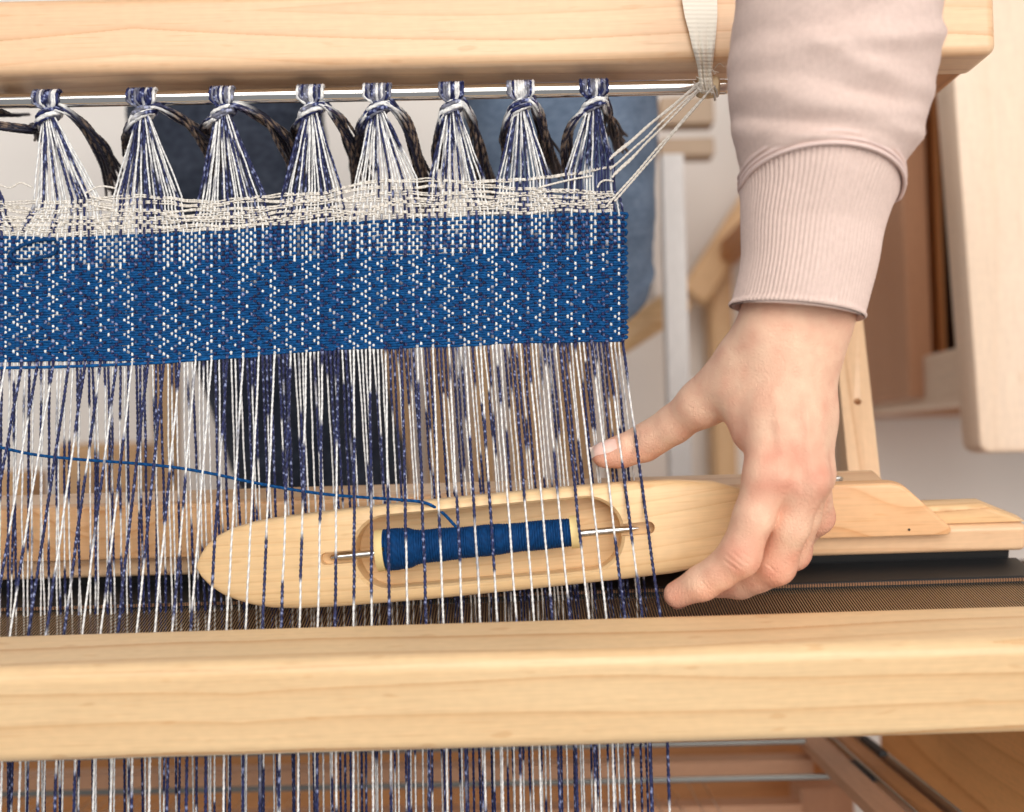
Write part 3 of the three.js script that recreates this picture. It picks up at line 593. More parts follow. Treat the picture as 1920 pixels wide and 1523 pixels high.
  for (let k = 0; k < 5200; k++) {
    const t = k / 5200, pass = t * 2, f = pass % 1, xx = (pass < 1 ? f : 1 - f), th = t * Math.PI * 2 * 190;
    const rad = 0.0083 + 0.0022 * (1 - smooth(0.1, 0.22, xx)) + 0.0002 * Math.sin(xx * 23 + 1) + (pass < 1 ? -0.0003 : 0) - 0.0011 * smooth(0.2, 0.9, xx);
    hx.push(V(-L2 / 2 + xx * L2 + Math.sin(th * 0.13) * 0.0005, Math.cos(th) * rad, Math.sin(th) * rad));
  }
  const D1 = lin(7, 64, 118), D2 = lin(5, 50, 96);
  part('wound_yarn', yarn(hx, { r: 0.00075, pitch: 0.006, lobes: 0.05, seg: 5, color: (s, ply) => ply ? D1 : D2 }), blueMat, bo);
  bo.applyMatrix4(new THREE.Matrix4().makeTranslation((b0.x + b1.x) / 2, shTop - SPD, (b0.z + b1.z) / 2).premultiply(shM).multiply(new THREE.Matrix4().makeRotationY(-slope)));
}
{ // yarn that trails from the bobbin over the shuttle's edge to the left
  const w = thing('weft_yarn', 'blue weft yarn trailing left from the shuttle through the open warp', 'yarn');
  const pts = [[-60, 826, 0.002], [0, 839, 0.003], [60, 852, 0.004], [140, 861, 0.005], [250, 869, 0.006], [330, 877, 0.006], [400, 889, 0.006], [470, 904, 0.006], [540, 917, 0.006], [620, 928, 0.008], [700, 934, 0.014], [755, 938, 0.0195], [800, 944, 0.021], [830, 962, 0.017], [852, 985, 0.015], [866, 1000, 0.019]].map(([x, y, h]) => P(x, y, h));
  part('strand', yarn(resample(pts, 0.0008), { r: 0.0009, pitch: 0.004, lobes: 0.14, color: (s, ply) => ply ? lin(12, 84, 144) : lin(6, 62, 114) }), blueMat, w);
}

/* ================================================================ the person */
const person = thing('person', 'person in pale pink sweatshirt and blue jeans holding the shuttle with a bent left hand', 'person');
/* hand: a smooth union of tapered bones, meshed on a fine grid */
{
  const J = (x, y, h, r) => ({ p: P(x, y, h), r: r / 1000 });
  const chain = (...js) => js.slice(1).map((b, i) => [js[i], b]);
  const palm = [
    ...chain(J(1490, 440, 0.070, 18), J(1468, 585, 0.066, 16.5), J(1452, 650, 0.064, 15)),
    ...chain(J(1560, 440, 0.066, 18), J(1535, 590, 0.062, 15.5), J(1520, 650, 0.060, 14.5)),
    ...chain(J(1455, 640, 0.066, 14), J(1448, 780, 0.067, 11), J(1440, 893, 0.070, 11.6)),
    ...chain(J(1490, 640, 0.066, 14), J(1498, 780, 0.068, 10.5), J(1510, 898, 0.071, 11.2)),
    ...chain(J(1515, 640, 0.058, 14), J(1518, 780, 0.056, 11), J(1522, 890, 0.057, 10.6)),
    ...chain(J(1520, 640, 0.050, 13), J(1512, 780, 0.044, 11), J(1520, 880, 0.043, 10)),
    ...chain(J(1440, 700, 0.050, 15), J(1440, 820, 0.046, 13)),
    ...chain(J(1392, 735, 0.054, 12), J(1408, 806, 0.057, 9.5)),
  ];
  const fingers = [
    chain(J(1440, 893, 0.070, 11.2), J(1414, 968, 0.068, 9.7), J(1386, 1043, 0.0625, 10.2), J(1350, 1072, 0.0565, 8.5), J(1317, 1093, 0.051, 8.5), J(1270, 1115, 0.0435, 7.0)),
    chain(J(1510, 898, 0.071, 10.8), J(1482, 985, 0.062, 9.4), J(1454, 1059, 0.049, 10.1), J(1420, 1078, 0.040, 8.6), J(1388, 1090, 0.032, 8.7), J(1330, 1096, 0.024, 7.2)),
    chain(J(1522, 890, 0.057, 10.4), J(1504, 970, 0.044, 8.8), J(1486, 1035, 0.031, 9.3), J(1425, 1062, 0.014, 8.2), J(1375, 1068, 0.008, 7)),
    chain(J(1520, 880, 0.043, 10), J(1533, 970, 0.020, 8.6), J(1498, 1008, 0.004, 7.6), J(1458, 1024, -0.002, 6.6)),
  ];
  const thumb = chain(J(1440, 640, 0.060, 15), J(1400, 678, 0.054, 14.2), J(1315, 757, 0.034, 12), J(1262, 797, 0.0185, 9.7), J(1232, 816, 0.011, 9.1), J(1207, 831, 0.0045, 9.5), J(1165, 847, 0.0035, 8.2), J(1134, 853, 0.0038, 7.2));
  const bumps = [[1470, 888, 0.083, 8, 2.0], [1532, 896, 0.080, 8, 2.0], [1392, 1050, 0.072, 7, 1.2], [1462, 1068, 0.058, 8, 0.8], [1205, 825, 0.014, 8, 0.5]].map(([x, y, h, r, a]) => ({ p: P(x, y, h), r: r / 1000, a: a / 1000 }));
  // skin creases at joints: short grooves across the finger
  const creases = [];
  const crease = (x, y, h, dx, dy, w, depth) => creases.push({ a: P(x - dx, y - dy, h), b: P(x + dx, y + dy, h), w: w / 1000, d: depth / 1000 });
  crease(1188, 822, 0.013, 3, -14, 1.0, 0.5); crease(1196, 821, 0.013, 3, -15, 1.0, 0.6); crease(1205, 818, 0.013, 2, -13, 1.0, 0.5); crease(1212, 814, 0.013, 2, -11, 0.9, 0.35);
  crease(1370, 1060, 0.071, 16, 12, 0.9, 0.55); crease(1378, 1054, 0.072, 17, 13, 0.8, 0.6); crease(1387, 1047, 0.072, 17, 13, 0.9, 0.65); crease(1396, 1040, 0.072, 16, 12, 0.8, 0.45);
  crease(1318, 1092, 0.058, 8, 14, 0.8, 0.35); crease(1450, 1070, 0.057, 12, 12, 0.9, 0.3);
  crease(1500, 880, 0.081, 6, 45, 4.5, 1.1); crease(1448, 850, 0.080, -2, 60, 6, 0.7); crease(1500, 760, 0.079, -4, 60, 5, 0.5);
  // tendons and two faint veins stand proud of the back of the hand
  crease(1462, 800, 0.083, 9, 70, 3.6, -0.9); crease(1516, 800, 0.083, 8, 80, 3.4, -0.9); crease(1470, 700, 0.083, -30, 60, 2.2, -0.35); crease(1520, 720, 0.078, 12, 70, 2.0, -0.3); crease(1400, 720, 0.070, -50, 46, 3.0, -0.5);
  for (let n = 0; n < 7; n++) crease(1500 + rr(-50, 50), 596 + n * 9, 0.082, rr(30, 60), rr(-3, 6), 0.9, 0.16);
  for (let n = 0; n < 10; n++) crease(1330 + rr(-35, 40), 800 + rr(-14, 18), 0.045, rr(6, 12), rr(-9, 9), 0.8, 0.2);
  for (let n = 0; n < 6; n++) crease(1468 + rr(-14, 14), 882 + rr(-12, 12), 0.083, rr(7, 13), rr(-3, 3), 0.8, 0.14), crease(1530 + rr(-12, 12), 892 + rr(-12, 12), 0.08, rr(7, 13), rr(-3, 3), 0.8, 0.14);
  crease(1443, 1062, 0.059, 12, 10, 0.8, 0.35); crease(1462, 1050, 0.058, 12, 9, 0.8, 0.35); crease(1550, 965, 0.028, 10, 8, 0.9, 0.3);
  crease(1285, 812, 0.020, 3, 12, 1.2, 0.4); crease(1310, 815, 0.030, 10, 10, 1.2, 0.35);
  const sd = (p, seg) => {
    const [A, B] = seg, ax = A.p.x, ay = A.p.y, az = A.p.z, bx_ = B.p.x - ax, by = B.p.y - ay, bz = B.p.z - az;
    const l2 = bx_ * bx_ + by * by + bz * bz, t = clamp(((p.x - ax) * bx_ + (p.y - ay) * by + (p.z - az) * bz) / l2);
    const dx = p.x - ax - bx_ * t, dy = p.y - ay - by * t, dz = p.z - az - bz * t;
    return Math.sqrt(dx * dx + dy * dy + dz * dz) - lerp(A.r, B.r, t);
  };
  const smin = (a, b, k) => { const h = Math.max(k - Math.abs(a - b), 0) / k; return Math.min(a, b) - h * h * h * k / 6; };
  const sdf = p => {
    let d = 1; for (const s of palm) d = smin(d, sd(p, s), 0.016);
    let th = 1; for (const s of thumb) th = smin(th, sd(p, s), 0.007);
    d = smin(d, th, 0.021);
    let fs = 1;
    for (const f of fingers) { let q = 1; for (const s of f) q = smin(q, sd(p, s), 0.006); fs = smin(fs, q, 0.0022); }
    d = smin(d, fs, 0.008);
    for (const b of bumps) { const q = p.distanceTo(b.p) / b.r; if (q < 2) d -= b.a * Math.exp(-q * q * 1.6); }
    if (d < 0.004) for (const c of creases) {
      const ab = c.b.clone().sub(c.a), t = clamp(p.clone().sub(c.a).dot(ab) / ab.lengthSq()), q = p.clone().sub(c.a).addScaledVector(ab, -t);
      q.y *= 0.15; const m = q.length() / c.w; if (m < 3) d += c.d * Math.exp(-m * m * 2) * (1 - Math.pow(2 * t - 1, 2));
    }
    return d;
  };
  // surface nets
  const lo = V(1e9, 1e9, 1e9), hi = V(-1e9, -1e9, -1e9);
  for (const s of [...palm, ...thumb, ...fingers.flat()]) for (const j of s) { lo.min(j.p.clone().addScalar(-j.r - 0.004)); hi.max(j.p.clone().addScalar(j.r + 0.004)); }
  const hStep = 0.0012, nx = Math.ceil((hi.x - lo.x) / hStep), ny = Math.ceil((hi.y - lo.y) / hStep), nz = Math.ceil((hi.z - lo.z) / hStep);
  const fld = new Float32Array((nx + 1) * (ny + 1) * (nz + 1)), at = (i, j, k) => (i * (ny + 1) + j) * (nz + 1) + k, pt = V();
  // coarse pass to skip far cells
  const bone = [...palm, ...thumb, ...fingers.flat()];
  for (let i = 0; i <= nx; i++) for (let j = 0; j <= ny; j++) for (let k = 0; k <= nz; k++) {
    pt.set(lo.x + i * hStep, lo.y + j * hStep, lo.z + k * hStep);
    let m = 1; for (const s of bone) { const q = sd(pt, s); if (q < m) m = q; }
    fld[at(i, j, k)] = m > 0.009 || m < -0.006 ? m : sdf(pt);
  }
  const vid = new Int32Array(nx * ny * nz).fill(-1), vat = (i, j, k) => (i * ny + j) * nz + k, pos = [], idx = [];
  for (let i = 0; i < nx; i++) for (let j = 0; j < ny; j++) for (let k = 0; k < nz; k++) {
    let cx = 0, cy = 0, cz = 0, n = 0; const c = [];
    for (let q = 0; q < 8; q++) c.push(fld[at(i + (q & 1), j + (q >> 1 & 1), k + (q >> 2))]);
    for (let a = 0; a < 8; a++) for (const b of [a | 1, a | 2, a | 4]) if (b !== a && (c[a] < 0) !== (c[b] < 0)) {
      const t = c[a] / (c[a] - c[b]);
      cx += (a & 1) + t * ((b & 1) - (a & 1)); cy += (a >> 1 & 1) + t * ((b >> 1 & 1) - (a >> 1 & 1)); cz += (a >> 2) + t * ((b >> 2) - (a >> 2)); n++;
    }
    if (n) { vid[vat(i, j, k)] = pos.length / 3; pos.push(lo.x + (i + cx / n) * hStep, lo.y + (j + cy / n) * hStep, lo.z + (k + cz / n) * hStep); }
  }
  const quad = (a, b, c, d, flip) => { if (Math.min(a, b, c, d) < 0) return; flip ? idx.push(a, c, b, a, d, c) : idx.push(a, b, c, a, c, d); };
  for (let i = 1; i < nx; i++) for (let j = 1; j < ny; j++) for (let k = 1; k < nz; k++) {
    const f = fld[at(i, j, k)] < 0;
    if (f !== fld[at(i + 1, j, k)] < 0) quad(vid[vat(i, j - 1, k - 1)], vid[vat(i, j, k - 1)], vid[vat(i, j, k)], vid[vat(i, j - 1, k)], !f);
    if (f !== fld[at(i, j + 1, k)] < 0) quad(vid[vat(i - 1, j, k - 1)], vid[vat(i, j, k - 1)], vid[vat(i, j, k)], vid[vat(i - 1, j, k)], f);
    if (f !== fld[at(i, j, k + 1)] < 0) quad(vid[vat(i - 1, j - 1, k)], vid[vat(i, j - 1, k)], vid[vat(i, j, k)], vid[vat(i - 1, j, k)], !f);
  }
  const nor = [], col = [], uv = [], p = V(), e = 0.0006, S1 = lin(241, 200, 172), S2 = lin(231, 173, 147), S3 = lin(214, 128, 108);
  const tips = [P(1262, 1118, 0.043), P(1125, 856, 0.004), P(1340, 1100, 0.03), P(1560, 975, 0.02), P(1490, 1060, 0.03), P(1470, 890, 0.08), P(1533, 900, 0.08), P(1395, 1050, 0.07), P(1462, 1070, 0.055), P(1370, 850, 0.06)];
  for (let i = 0; i < pos.length; i += 3) {
    p.set(pos[i], pos[i + 1], pos[i + 2]);
    const g = V(), q = V();
    for (const ax of ['x', 'y', 'z']) { q.copy(p); q[ax] += e; const a = sdf(q); q[ax] -= 2 * e; g[ax] = a - sdf(q); }
    g.normalize(); nor.push(g.x, g.y, g.z); uv.push(p.x * 22 + p.y * 9, p.z * 22 + p.y * 9);
    let red = 0; for (const t of tips) red = Math.max(red, Math.exp(-Math.pow(p.distanceTo(t) / 0.016, 2)));
    const mot = noiseGen(p.x * 90, p.y * 90, p.z * 90) * 0.5 + noiseGen(p.x * 260, p.y * 260, p.z * 260) * 0.25;
    const c = mix3(mix3(S1, S2, clamp(0.28 + mot * 0.9)), S3, clamp(red * 0.5 + 0.25 * noiseGen(p.x * 130 + 5, p.y * 130, p.z * 130))); col.push(...c);
  }
  const g = new THREE.BufferGeometry();
  g.setAttribute('position', new THREE.Float32BufferAttribute(pos, 3)); g.setAttribute('normal', new THREE.Float32BufferAttribute(nor, 3));
  g.setAttribute('color', new THREE.Float32BufferAttribute(col, 3)); g.setAttribute('uv', new THREE.Float32BufferAttribute(uv, 2)); g.setIndex(idx);
  // fine skin relief: small crossing lines
  const skinBump = dataTex(512, 512, (u, v) => {
    let k = 128; k += noiseGen(u * 60, v * 60) * 34 + noiseGen(u * 130, v * 40, 3) * 40 + noiseGen(u * 40, v * 150, 5) * 40; return [k, k, k];
  }, false);
  const skin = new THREE.MeshPhysicalMaterial({ vertexColors: true, color: 0xffffff, roughness: 0.5, specularIntensity: 0.5, bumpMap: skinBump, bumpScale: 0.0009, sheen: 0.15, sheenRoughness: 0.6, sheenColor: new THREE.Color(0.9, 0.5, 0.4) });
  const hand = part('hand', g, skin, person, 'left hand with outstretched thumb and bent fingers');
  // thumb nail and index nail: plates laid on the surface
  const nail = (cx, cy, h, ux, uy, la, lb, dir) => {
    const c = P(cx, cy, h), a = P(cx + ux, cy + uy, h).sub(c).normalize(), up = dir, b = V().crossVectors(up, a).normalize(), ps = [], ix = [], cl = [], N = 16;
    const pink = lin(244, 204, 190), rimc = lin(246, 228, 216);
    for (let i = 0; i <= N; i++) for (let j = 0; j <= N; j++) {
      const s = i / N * 2 - 1, t = j / N * 2 - 1, e1 = s > 0 ? Math.sqrt(1 - s * s * 0.35) : Math.sqrt(1 - s * s * 0.55);
      const q = c.clone().addScaledVector(a, s * la).addScaledVector(b, t * lb * e1).addScaledVector(up, 0.012);
      let gone = 0; for (let n = 0; n < 40 && gone < 0.0125; n++) { const d = sdf(q), st = Math.min(d, 0.003) * 0.9; if (d < 0.00005) break; q.addScaledVector(up, -st); gone += st; }
      q.addScaledVector(up, 0.00035 + 0.0001 * (1 - t * t)); ps.push(q.x, q.y, q.z); cl.push(...(s > 0.8 ? rimc : pink));
    }
    for (let i = 0; i < N; i++) for (let j = 0; j < N; j++) { const k = i * (N + 1) + j; ix.push(k, k + N + 1, k + 1, k + 1, k + N + 1, k + N + 2); }
    const n = new THREE.BufferGeometry(); n.setAttribute('position', new THREE.Float32BufferAttribute(ps, 3)); n.setAttribute('color', new THREE.Float32BufferAttribute(cl, 3)); n.setIndex(ix); n.computeVertexNormals();
    part('nail', n, new THREE.MeshPhysicalMaterial({ vertexColors: true, roughness: 0.28, specularIntensity: 0.6, side: THREE.DoubleSide }), hand);
  };
  nail(1130, 846, 0.0038, -22, 3, 0.0066, 0.0043, V(0.05, 0.9, -0.38).normalize());
  nail(1274, 1122, 0.041, -20, 9, 0.0038, 0.0026, V(-0.1, 0.45, 0.88).normalize());
}
/* sleeve and cuff: lofted cloth tubes */
{
  // rows: left x, left y, right x, right y, centre height, half thickness (m)
  const loft = (rows, disp, nU = 150, nS = 14, uvU = 1) => {
    const L = rows.map(r => P(r[0], r[1], r[4])), R = rows.map(r => P(r[2], r[3], r[4]));
    const cl = new THREE.CatmullRomCurve3(L, false, 'centripetal'), cr = new THREE.CatmullRomCurve3(R, false, 'centripetal'), m = (rows.length - 1) * nS, pos = [], uv = [], idx = [];
    let vv = 0, lastC;
    for (let i = 0; i <= m; i++) {
      const t = i / m, f = t * (rows.length - 1), k = Math.min(rows.length - 2, Math.floor(f)), ff = f - k;
      const a = cl.getPoint(t), b = cr.getPoint(t), th = lerp(rows[k][5], rows[k + 1][5], ff), bow = lerp(rows[k][6] || 0, rows[k + 1][6] || 0, ff);
      const c = a.clone().lerp(b, 0.5), hx = b.clone().sub(a).multiplyScalar(0.5); if (lastC) vv += c.distanceTo(lastC); lastC = c;
      const along = V(-hx.z, 0, hx.x).normalize();
      for (let j = 0; j <= nU; j++) {
        const an = j / nU * Math.PI * 2, cs = Math.cos(an), sn = Math.sin(an), u = { x: cs, y: sn };
        const q = c.clone().addScaledVector(hx, cs).addScaledVector(V(0, 1, 0), sn * th).addScaledVector(along, -bow * Math.max(0, sn));
        const nrm = hx.clone().normalize().multiplyScalar(cs).add(V(0, sn, 0));
        q.addScaledVector(nrm, disp(t, an, q));
        pos.push(q.x, q.y, q.z); uv.push(j / nU * uvU, vv);
      }
    }
    const w = nU + 1; for (let i = 0; i < m; i++) for (let j = 0; j < nU; j++) { const a = i * w + j; idx.push(a, a + 1, a + w, a + 1, a + w + 1, a + w); }
    const g = new THREE.BufferGeometry(); g.setAttribute('position', new THREE.Float32BufferAttribute(pos, 3)); g.setAttribute('uv', new THREE.Float32BufferAttribute(uv, 2)); g.setIndex(idx);
    g.computeVertexNormals(); return g;
  };
  const knit = dataTex(512, 512, (u, v) => { const k = 128 + 62 * Math.cos(u * Math.PI * 2 * 64) + 26 * Math.cos((v * 128 + 0.5 * Math.floor(u * 64)) * Math.PI * 2) + noiseGen(u * 120, v * 120) * 60; return [k, k, k]; }, false);
  knit.wrapS = knit.wrapT = THREE.RepeatWrapping; knit.repeat.set(5, 18);
  const fuzz = dataTex(512, 512, (u, v) => { const n = noiseGen(u * 40, v * 40) * 6 + noiseGen(u * 180, v * 180, 3) * 12; return [227 + n, 203 + n, 193 + n]; });
  fuzz.wrapS = fuzz.wrapT = THREE.RepeatWrapping; fuzz.repeat.set(3, 9);
  const pinkMat = new THREE.MeshPhysicalMaterial({ map: fuzz, roughness: 0.95, specularIntensity: 0.2, bumpMap: knit, bumpScale: 0.00045, sheen: 0.7, sheenRoughness: 0.5, sheenColor: new THREE.Color(0.85, 0.74, 0.72), side: THREE.DoubleSide });
  const ribMat = new THREE.MeshPhysicalMaterial({ map: fuzz, roughness: 0.95, specularIntensity: 0.2, bumpMap: knit, bumpScale: 0.0003, sheen: 0.6, sheenRoughness: 0.5, sheenColor: new THREE.Color(0.85, 0.74, 0.72), side: THREE.DoubleSide });
  // soft folds that run across the arm
  const ridge = (x, w) => Math.exp(-x * x / (w * w));
  const folds = [[1690, 70, 250, -0.10, 16, 3.0], [1640, 130, 190, 0.42, 17, 2.2], [1640, 178, 150, 0.25, 13, -1.6], [1600, 205, 260, 0.10, 19, 2.4], [1520, 262, 300, 0.05, 20, 2.2], [1480, 228, 220, 0.06, 13, -1.4], [1560, 40, 260, -0.28, 22, -2.0], [1470, 95, 160, -0.25, 26, 1.6], [1600, 290, 180, 0.18, 10, -1.5], [1440, 165, 130, -0.2, 17, 1.3], [1690, 245, 90, 0.3, 15, 2.0]].map(([x, y, half, sl, w, a]) => ({ x, y, half, sl, w, a: a / 1000 }));
  const proj = V();
  const sleeveDisp = (t, an, q) => {
    if (Math.sin(an) < -0.4) return 0;
    proj.copy(q).project(camera); const px = (proj.x + 1) / 2 * W, py = (1 - proj.y) / 2 * H; let d = 0;
    for (const f of folds) { const dx = px - f.x, dy = py - f.y - f.sl * dx + 0.0004 * dx * dx; d += 1.15 * f.a * ridge(dx, f.half * 0.6) * ridge(dy, f.w * 1.3); }
    return d * smooth(-0.4, 0.2, Math.sin(an)) + noiseGen(q.x * 45, q.z * 70) * 0.0014 + noiseGen(q.x * 140, q.z * 160, 3) * 0.0003;
  };
  const sleeve = part('sleeve', loft([
    [1390, -90, 1795, -60, 0.095, 0.047, 0.0], [1382, 0, 1763, 0, 0.092, 0.046, 0.004], [1369, 110, 1752, 130, 0.088, 0.045, 0.008], [1371, 200, 1733, 220, 0.085, 0.043, 0.010],
    [1384, 280, 1702, 300, 0.082, 0.041, 0.012], [1392, 318, 1690, 342, 0.080, 0.040, 0.013], [1388, 338, 1690, 362, 0.079, 0.040, 0.0135], [1386, 352, 1684, 376, 0.078, 0.0385, 0.0135]], sleeveDisp, 180, 20), pinkMat, person, 'pale pink sweatshirt sleeve');
  const cuffRows = [[1388, 350, 1682, 374, 0.0775, 0.0395, 0.0132], [1393, 380, 1668, 400, 0.0765, 0.0372, 0.011], [1392, 440, 1648, 455, 0.074, 0.031, 0.006], [1386, 500, 1637, 520, 0.072, 0.030, 0.003], [1378, 550, 1624, 580, 0.070, 0.030, 0.0015], [1374, 572, 1616, 600, 0.069, 0.030, 0.001]];
  const cuffDisp = (t, an, q) => noiseGen(q.x * 40, q.z * 40, 5) * 0.0014  + 0.0012 * ridge(t - 0.97, 0.05) + 0.0002 * Math.cos(an * 92);
  part('cuff', loft(cuffRows, cuffDisp, 1050, 14), ribMat, sleeve, 'ribbed pink cuff');
  part('cuff_lining', loft([[1386, 520, 1630, 535, 0.070, 0.027], [1383, 560, 1608, 590, 0.069, 0.027], [1375, 573, 1615, 601, 0.069, 0.0306]], () => 0, 90, 6), ribMat, sleeve);
  const sg = sleeve.geometry.attributes.position, sn = sleeve.geometry.attributes.normal, fz = [];
  for (let n = 0; n < 9000; n++) {
    const k = Math.floor(rnd() * sg.count), a = V().fromBufferAttribute(sg, k), m = V().fromBufferAttribute(sn, k); if (m.y < -0.5) continue;
    const h = rr(0.0006, 0.0017), d = m.clone().add(V(rr(-0.9, 0.9), rr(-0.9, 0.9), rr(-0.9, 0.9))).normalize();
    fz.push(new THREE.ConeGeometry(0.00005, h, 3, 1, true).translate(0, h / 2, 0).applyQuaternion(new THREE.Quaternion().setFromUnitVectors(V(0, 1, 0), d)).translate(a.x, a.y, a.z));
  }
  tag(part('fleece_fibres', merge(fz), new THREE.MeshStandardMaterial({ color: new THREE.Color(...lin(232, 208, 198)), roughness: 1 }), sleeve), null, null, null, 'stuff');
  // binding seam: two raised cords and a row of stitches
  const seamAt = (o, rad) => { const a = P(1388, 334 + o, 0.0795), b = P(1688, 358 + o, 0.0795), c = a.clone().lerp(b, 0.5), hx = b.clone().sub(a).multiplyScalar(0.5), al = V(-hx.z, 0, hx.x).normalize(), pts = []; for (let n = 0; n <= 90; n++) { const an = n / 90 * Math.PI * 2; pts.push(c.clone().addScaledVector(hx, Math.cos(an) * 0.995).addScaledVector(V(0, 1, 0), Math.sin(an) * 0.0404).addScaledVector(al, -0.0135 * Math.max(0, Math.sin(an)))); } return pts; };
  const pinkLin = lin(227, 203, 196), seams = [];
  for (const o of [-7, 4, 14]) seams.push(yarn(seamAt(o), { r: 0.0010, lobes: 0, seg: 8, color: () => pinkLin }));
  part('seam_binding', merge(seams), new THREE.MeshStandardMaterial({ vertexColors: true, roughness: 0.95 }), sleeve);
  const st = [], sp = new THREE.CatmullRomCurve3(seamAt(-2)), n = 150;
  for (let k = 0; k < n / 2 + 4; k++) { const a = sp.getPoint(k / n), b = sp.getPoint((k + 0.55) / n); st.push(yarn([a, a.clone().lerp(b, 0.5).add(V(0, 0.0006, 0)), b], { r: 0.0008, lobes: 0, seg: 5, color: () => lin(206, 176, 164) })); }
  tag(part('stitching', merge(st), new THREE.MeshStandardMaterial({ vertexColors: true, roughness: 0.9 }), sleeve), null, null, null, 'stuff');
}
/* the weaver's lap below the warp */
{
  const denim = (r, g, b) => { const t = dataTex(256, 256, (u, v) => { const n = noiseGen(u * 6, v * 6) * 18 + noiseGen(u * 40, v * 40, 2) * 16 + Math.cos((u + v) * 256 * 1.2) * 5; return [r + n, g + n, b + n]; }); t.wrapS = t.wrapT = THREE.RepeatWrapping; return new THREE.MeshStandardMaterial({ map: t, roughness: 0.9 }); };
  const leg = pts => {
    const c = new THREE.CatmullRomCurve3(pts.map(p => P(p[0], p[1], p[2]))), N = 60, M = 40, pos = [], uv = [], idx = [];
    for (let i = 0; i <= N; i++) {
      const t = i / N, f = t * (pts.length - 1), k = Math.min(pts.length - 2, Math.floor(f)), r = lerp(pts[k][3], pts[k + 1][3], f - k), q = c.getPoint(t), T = c.getTangent(t), B = V().crossVectors(T, V(0, 1, 0)).normalize(), U = V().crossVectors(B, T);
      const cap = Math.sqrt(clamp(1 - Math.pow(Math.max(0, (t - 0.86) / 0.14), 2)));
      for (let j = 0; j <= M; j++) { const a = j / M * Math.PI * 2, rad = r * Math.max(0.02, cap) * (1 + 0.05 * noiseGen(t * 9, Math.cos(a) * 2, Math.sin(a) * 2 + r * 50) + 0.03 * noiseGen(t * 22, Math.cos(a) * 3, 3)); const v = q.clone().addScaledVector(B, Math.cos(a) * rad).addScaledVector(U, Math.sin(a) * rad); pos.push(v.x, v.y, v.z); uv.push(j / M * 2, t * 3); }
    }
    for (let i = 0; i < N; i++) for (let j = 0; j < M; j++) { const a = i * (M + 1) + j; idx.push(a, a + M + 1, a + 1, a + 1, a + M + 1, a + M + 2); }
    const g = new THREE.BufferGeometry(); g.setAttribute('position', new THREE.Float32BufferAttribute(pos, 3)); g.setAttribute('uv', new THREE.Float32BufferAttribute(uv, 2)); g.setIndex(idx); g.computeVertexNormals(); return g;
  };
  part('trouser_leg', leg([[1020, -250, -0.28, 0.085], [1040, 60, -0.28, 0.082], [1050, 300, -0.29, 0.078], [1060, 500, -0.31, 0.074], [1075, 590, -0.34, 0.06]]), denim(102, 120, 144), person, 'faded blue denim trouser leg on the right');
  part('trouser_leg', leg([[420, -250, -0.27, 0.080], [425, 60, -0.27, 0.078], [440, 330, -0.28, 0.076], [530, 620, -0.29, 0.074], [610, 880, -0.32, 0.068], [650, 980, -0.36, 0.055]]), denim(44, 52, 68), person, 'left leg of the same blue jeans, shade put into its dark colour');  // same jeans, coloured darker to paint the shade over this leg
}

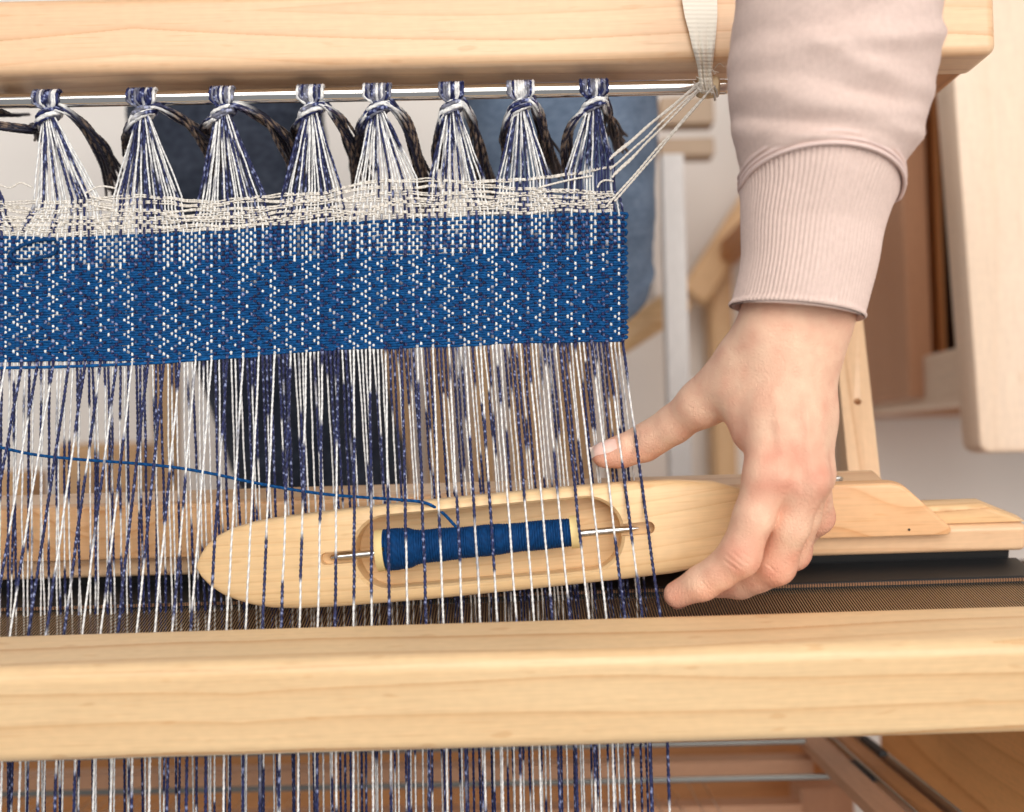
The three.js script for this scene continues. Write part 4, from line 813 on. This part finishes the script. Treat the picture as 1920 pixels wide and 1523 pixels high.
/* ============================================== things behind and beside it */
{
  const cream = new THREE.MeshStandardMaterial({ color: new THREE.Color(...lin(226, 216, 208)), roughness: 0.7 });
  const greyT = dataTex(128, 128, (u, v) => { const n = noiseGen(u * 8, v * 30) * 8; return [224 + n, 219 + n, 216 + n]; });
  const grey = new THREE.MeshStandardMaterial({ map: greyT, roughness: 0.65 });
  // pale grey upright board standing between the loom's legs
  const pb = thing('grey_board', 'pale grey painted board lying lengthwise beside the cloth, right of the jeans', 'board');
  let a = P(1240, 288, -0.42), b = P(1301, 960, -0.42);
  part('board_face', boxAt(a.x, b.x, -0.44, -0.42, a.z, b.z + 0.08, 0.002), grey, pb);
  // bench on which the weaver sits
  const be = thing('wooden_bench', 'cream bench frame with tan cross rails beyond the steel rod', 'bench');
  a = P(1214, 150, -0.55); b = P(1242, 560, -0.55);
  part('leg', boxAt(a.x, b.x, FLOOR_Y + 0.002, -0.55, a.z, b.z, 0.004), cream, be);
  for (const [y0, y1] of [[180, 232], [258, 292]]) { a = P(1236, y0, -0.6); b = P(1306, y1, -0.6); part('cross_rail', grainUV(boxAt(a.x, b.x + 0.02, -0.63, -0.6, a.z, b.z, 0.003), 'x'), new THREE.MeshStandardMaterial({ color: new THREE.Color(...lin(186, 164, 142)), roughness: 0.7 }), be); }
  a = P(1180, 566, -0.5); b = P(1250, 640, -0.5);
  part('seat_edge', grainUV(rbox(0.09, 0.03, 0.03, 0.012).rotateY(0.55).translate((a.x + b.x) / 2, -0.5, (a.z + b.z) / 2), 'x'), mapleTan, be);
  // side table to the right
  const tb = thing('side_table', 'pale birch table top with rounded edge at the far right', 'table');
  const c0 = P(1800, 100, -0.28), c1 = P(1850, 838, -0.28);
  const sh = new THREE.Shape(); sh.moveTo(c0.x - 0.012, -(c0.z - 0.25)); sh.lineTo(c1.x + 0.6, -(c0.z - 0.25)); sh.lineTo(c1.x + 0.6, -c1.z); sh.lineTo(c1.x + 0.006, -c1.z); sh.quadraticCurveTo(c1.x, -c1.z, c1.x, -c1.z + 0.006); sh.closePath();
  const g = new THREE.ExtrudeGeometry(sh, { depth: 0.03, bevelEnabled: true, bevelSize: 0.005, bevelThickness: 0.005, bevelSegments: 4 }); g.rotateX(-Math.PI / 2).translate(0, -0.315, 0);
  part('table_top', grainUV(toCreasedNormals(g, 0.6), 'z'), birch, tb);
  part('table_leg', grainUV(boxAt(c1.x + 0.03, c1.x + 0.08, FLOOR_Y + 0.002, -0.316, c1.z - 0.09, c1.z - 0.04, 0.004), 'y'), birch, tb);
  // low cabinet or frame between loom and table
  const cb = thing('wooden_stand', 'brown wooden stand on the floor between the arm and the birch table', 'stand');
  a = P(1684, 140, -0.5); b = P(1752, 745, -0.5);
  part('side_panel', grainUV(boxAt(a.x, b.x, FLOOR_Y + 0.002, -0.5, a.z - 0.15, b.z, 0.003), 'z'), rosy, cb);
  a = P(1753, 140, -0.55); b = P(1786, 745, -0.55);
  part('inner_panel', grainUV(boxAt(a.x, b.x, FLOOR_Y + 0.003, -0.56, a.z - 0.15, b.z, 0.003), 'z'), honey, cb);
  a = P(1640, 742, -0.75); b = P(1850, 772, -0.75);
  part('bottom_rail', grainUV(boxAt(a.x, b.x + 0.05, FLOOR_Y + 0.004, -0.75, (a.z + b.z) / 2 - 0.01, (a.z + b.z) / 2 + 0.014, 0.003), 'x'), rosy, cb);
  part('back_board', boxAt(a.x + 0.12, b.x + 0.09, FLOOR_Y + 0.005, -0.62, -0.6, b.z - 0.03, 0.003), new THREE.MeshStandardMaterial({ color: new THREE.Color(...lin(70, 40, 22)), roughness: 0.8 }), cb);
}
scene.traverse(o => { if (o.isMesh) { o.castShadow = true; o.receiveShadow = true; } });
renderer.render(scene, camera);
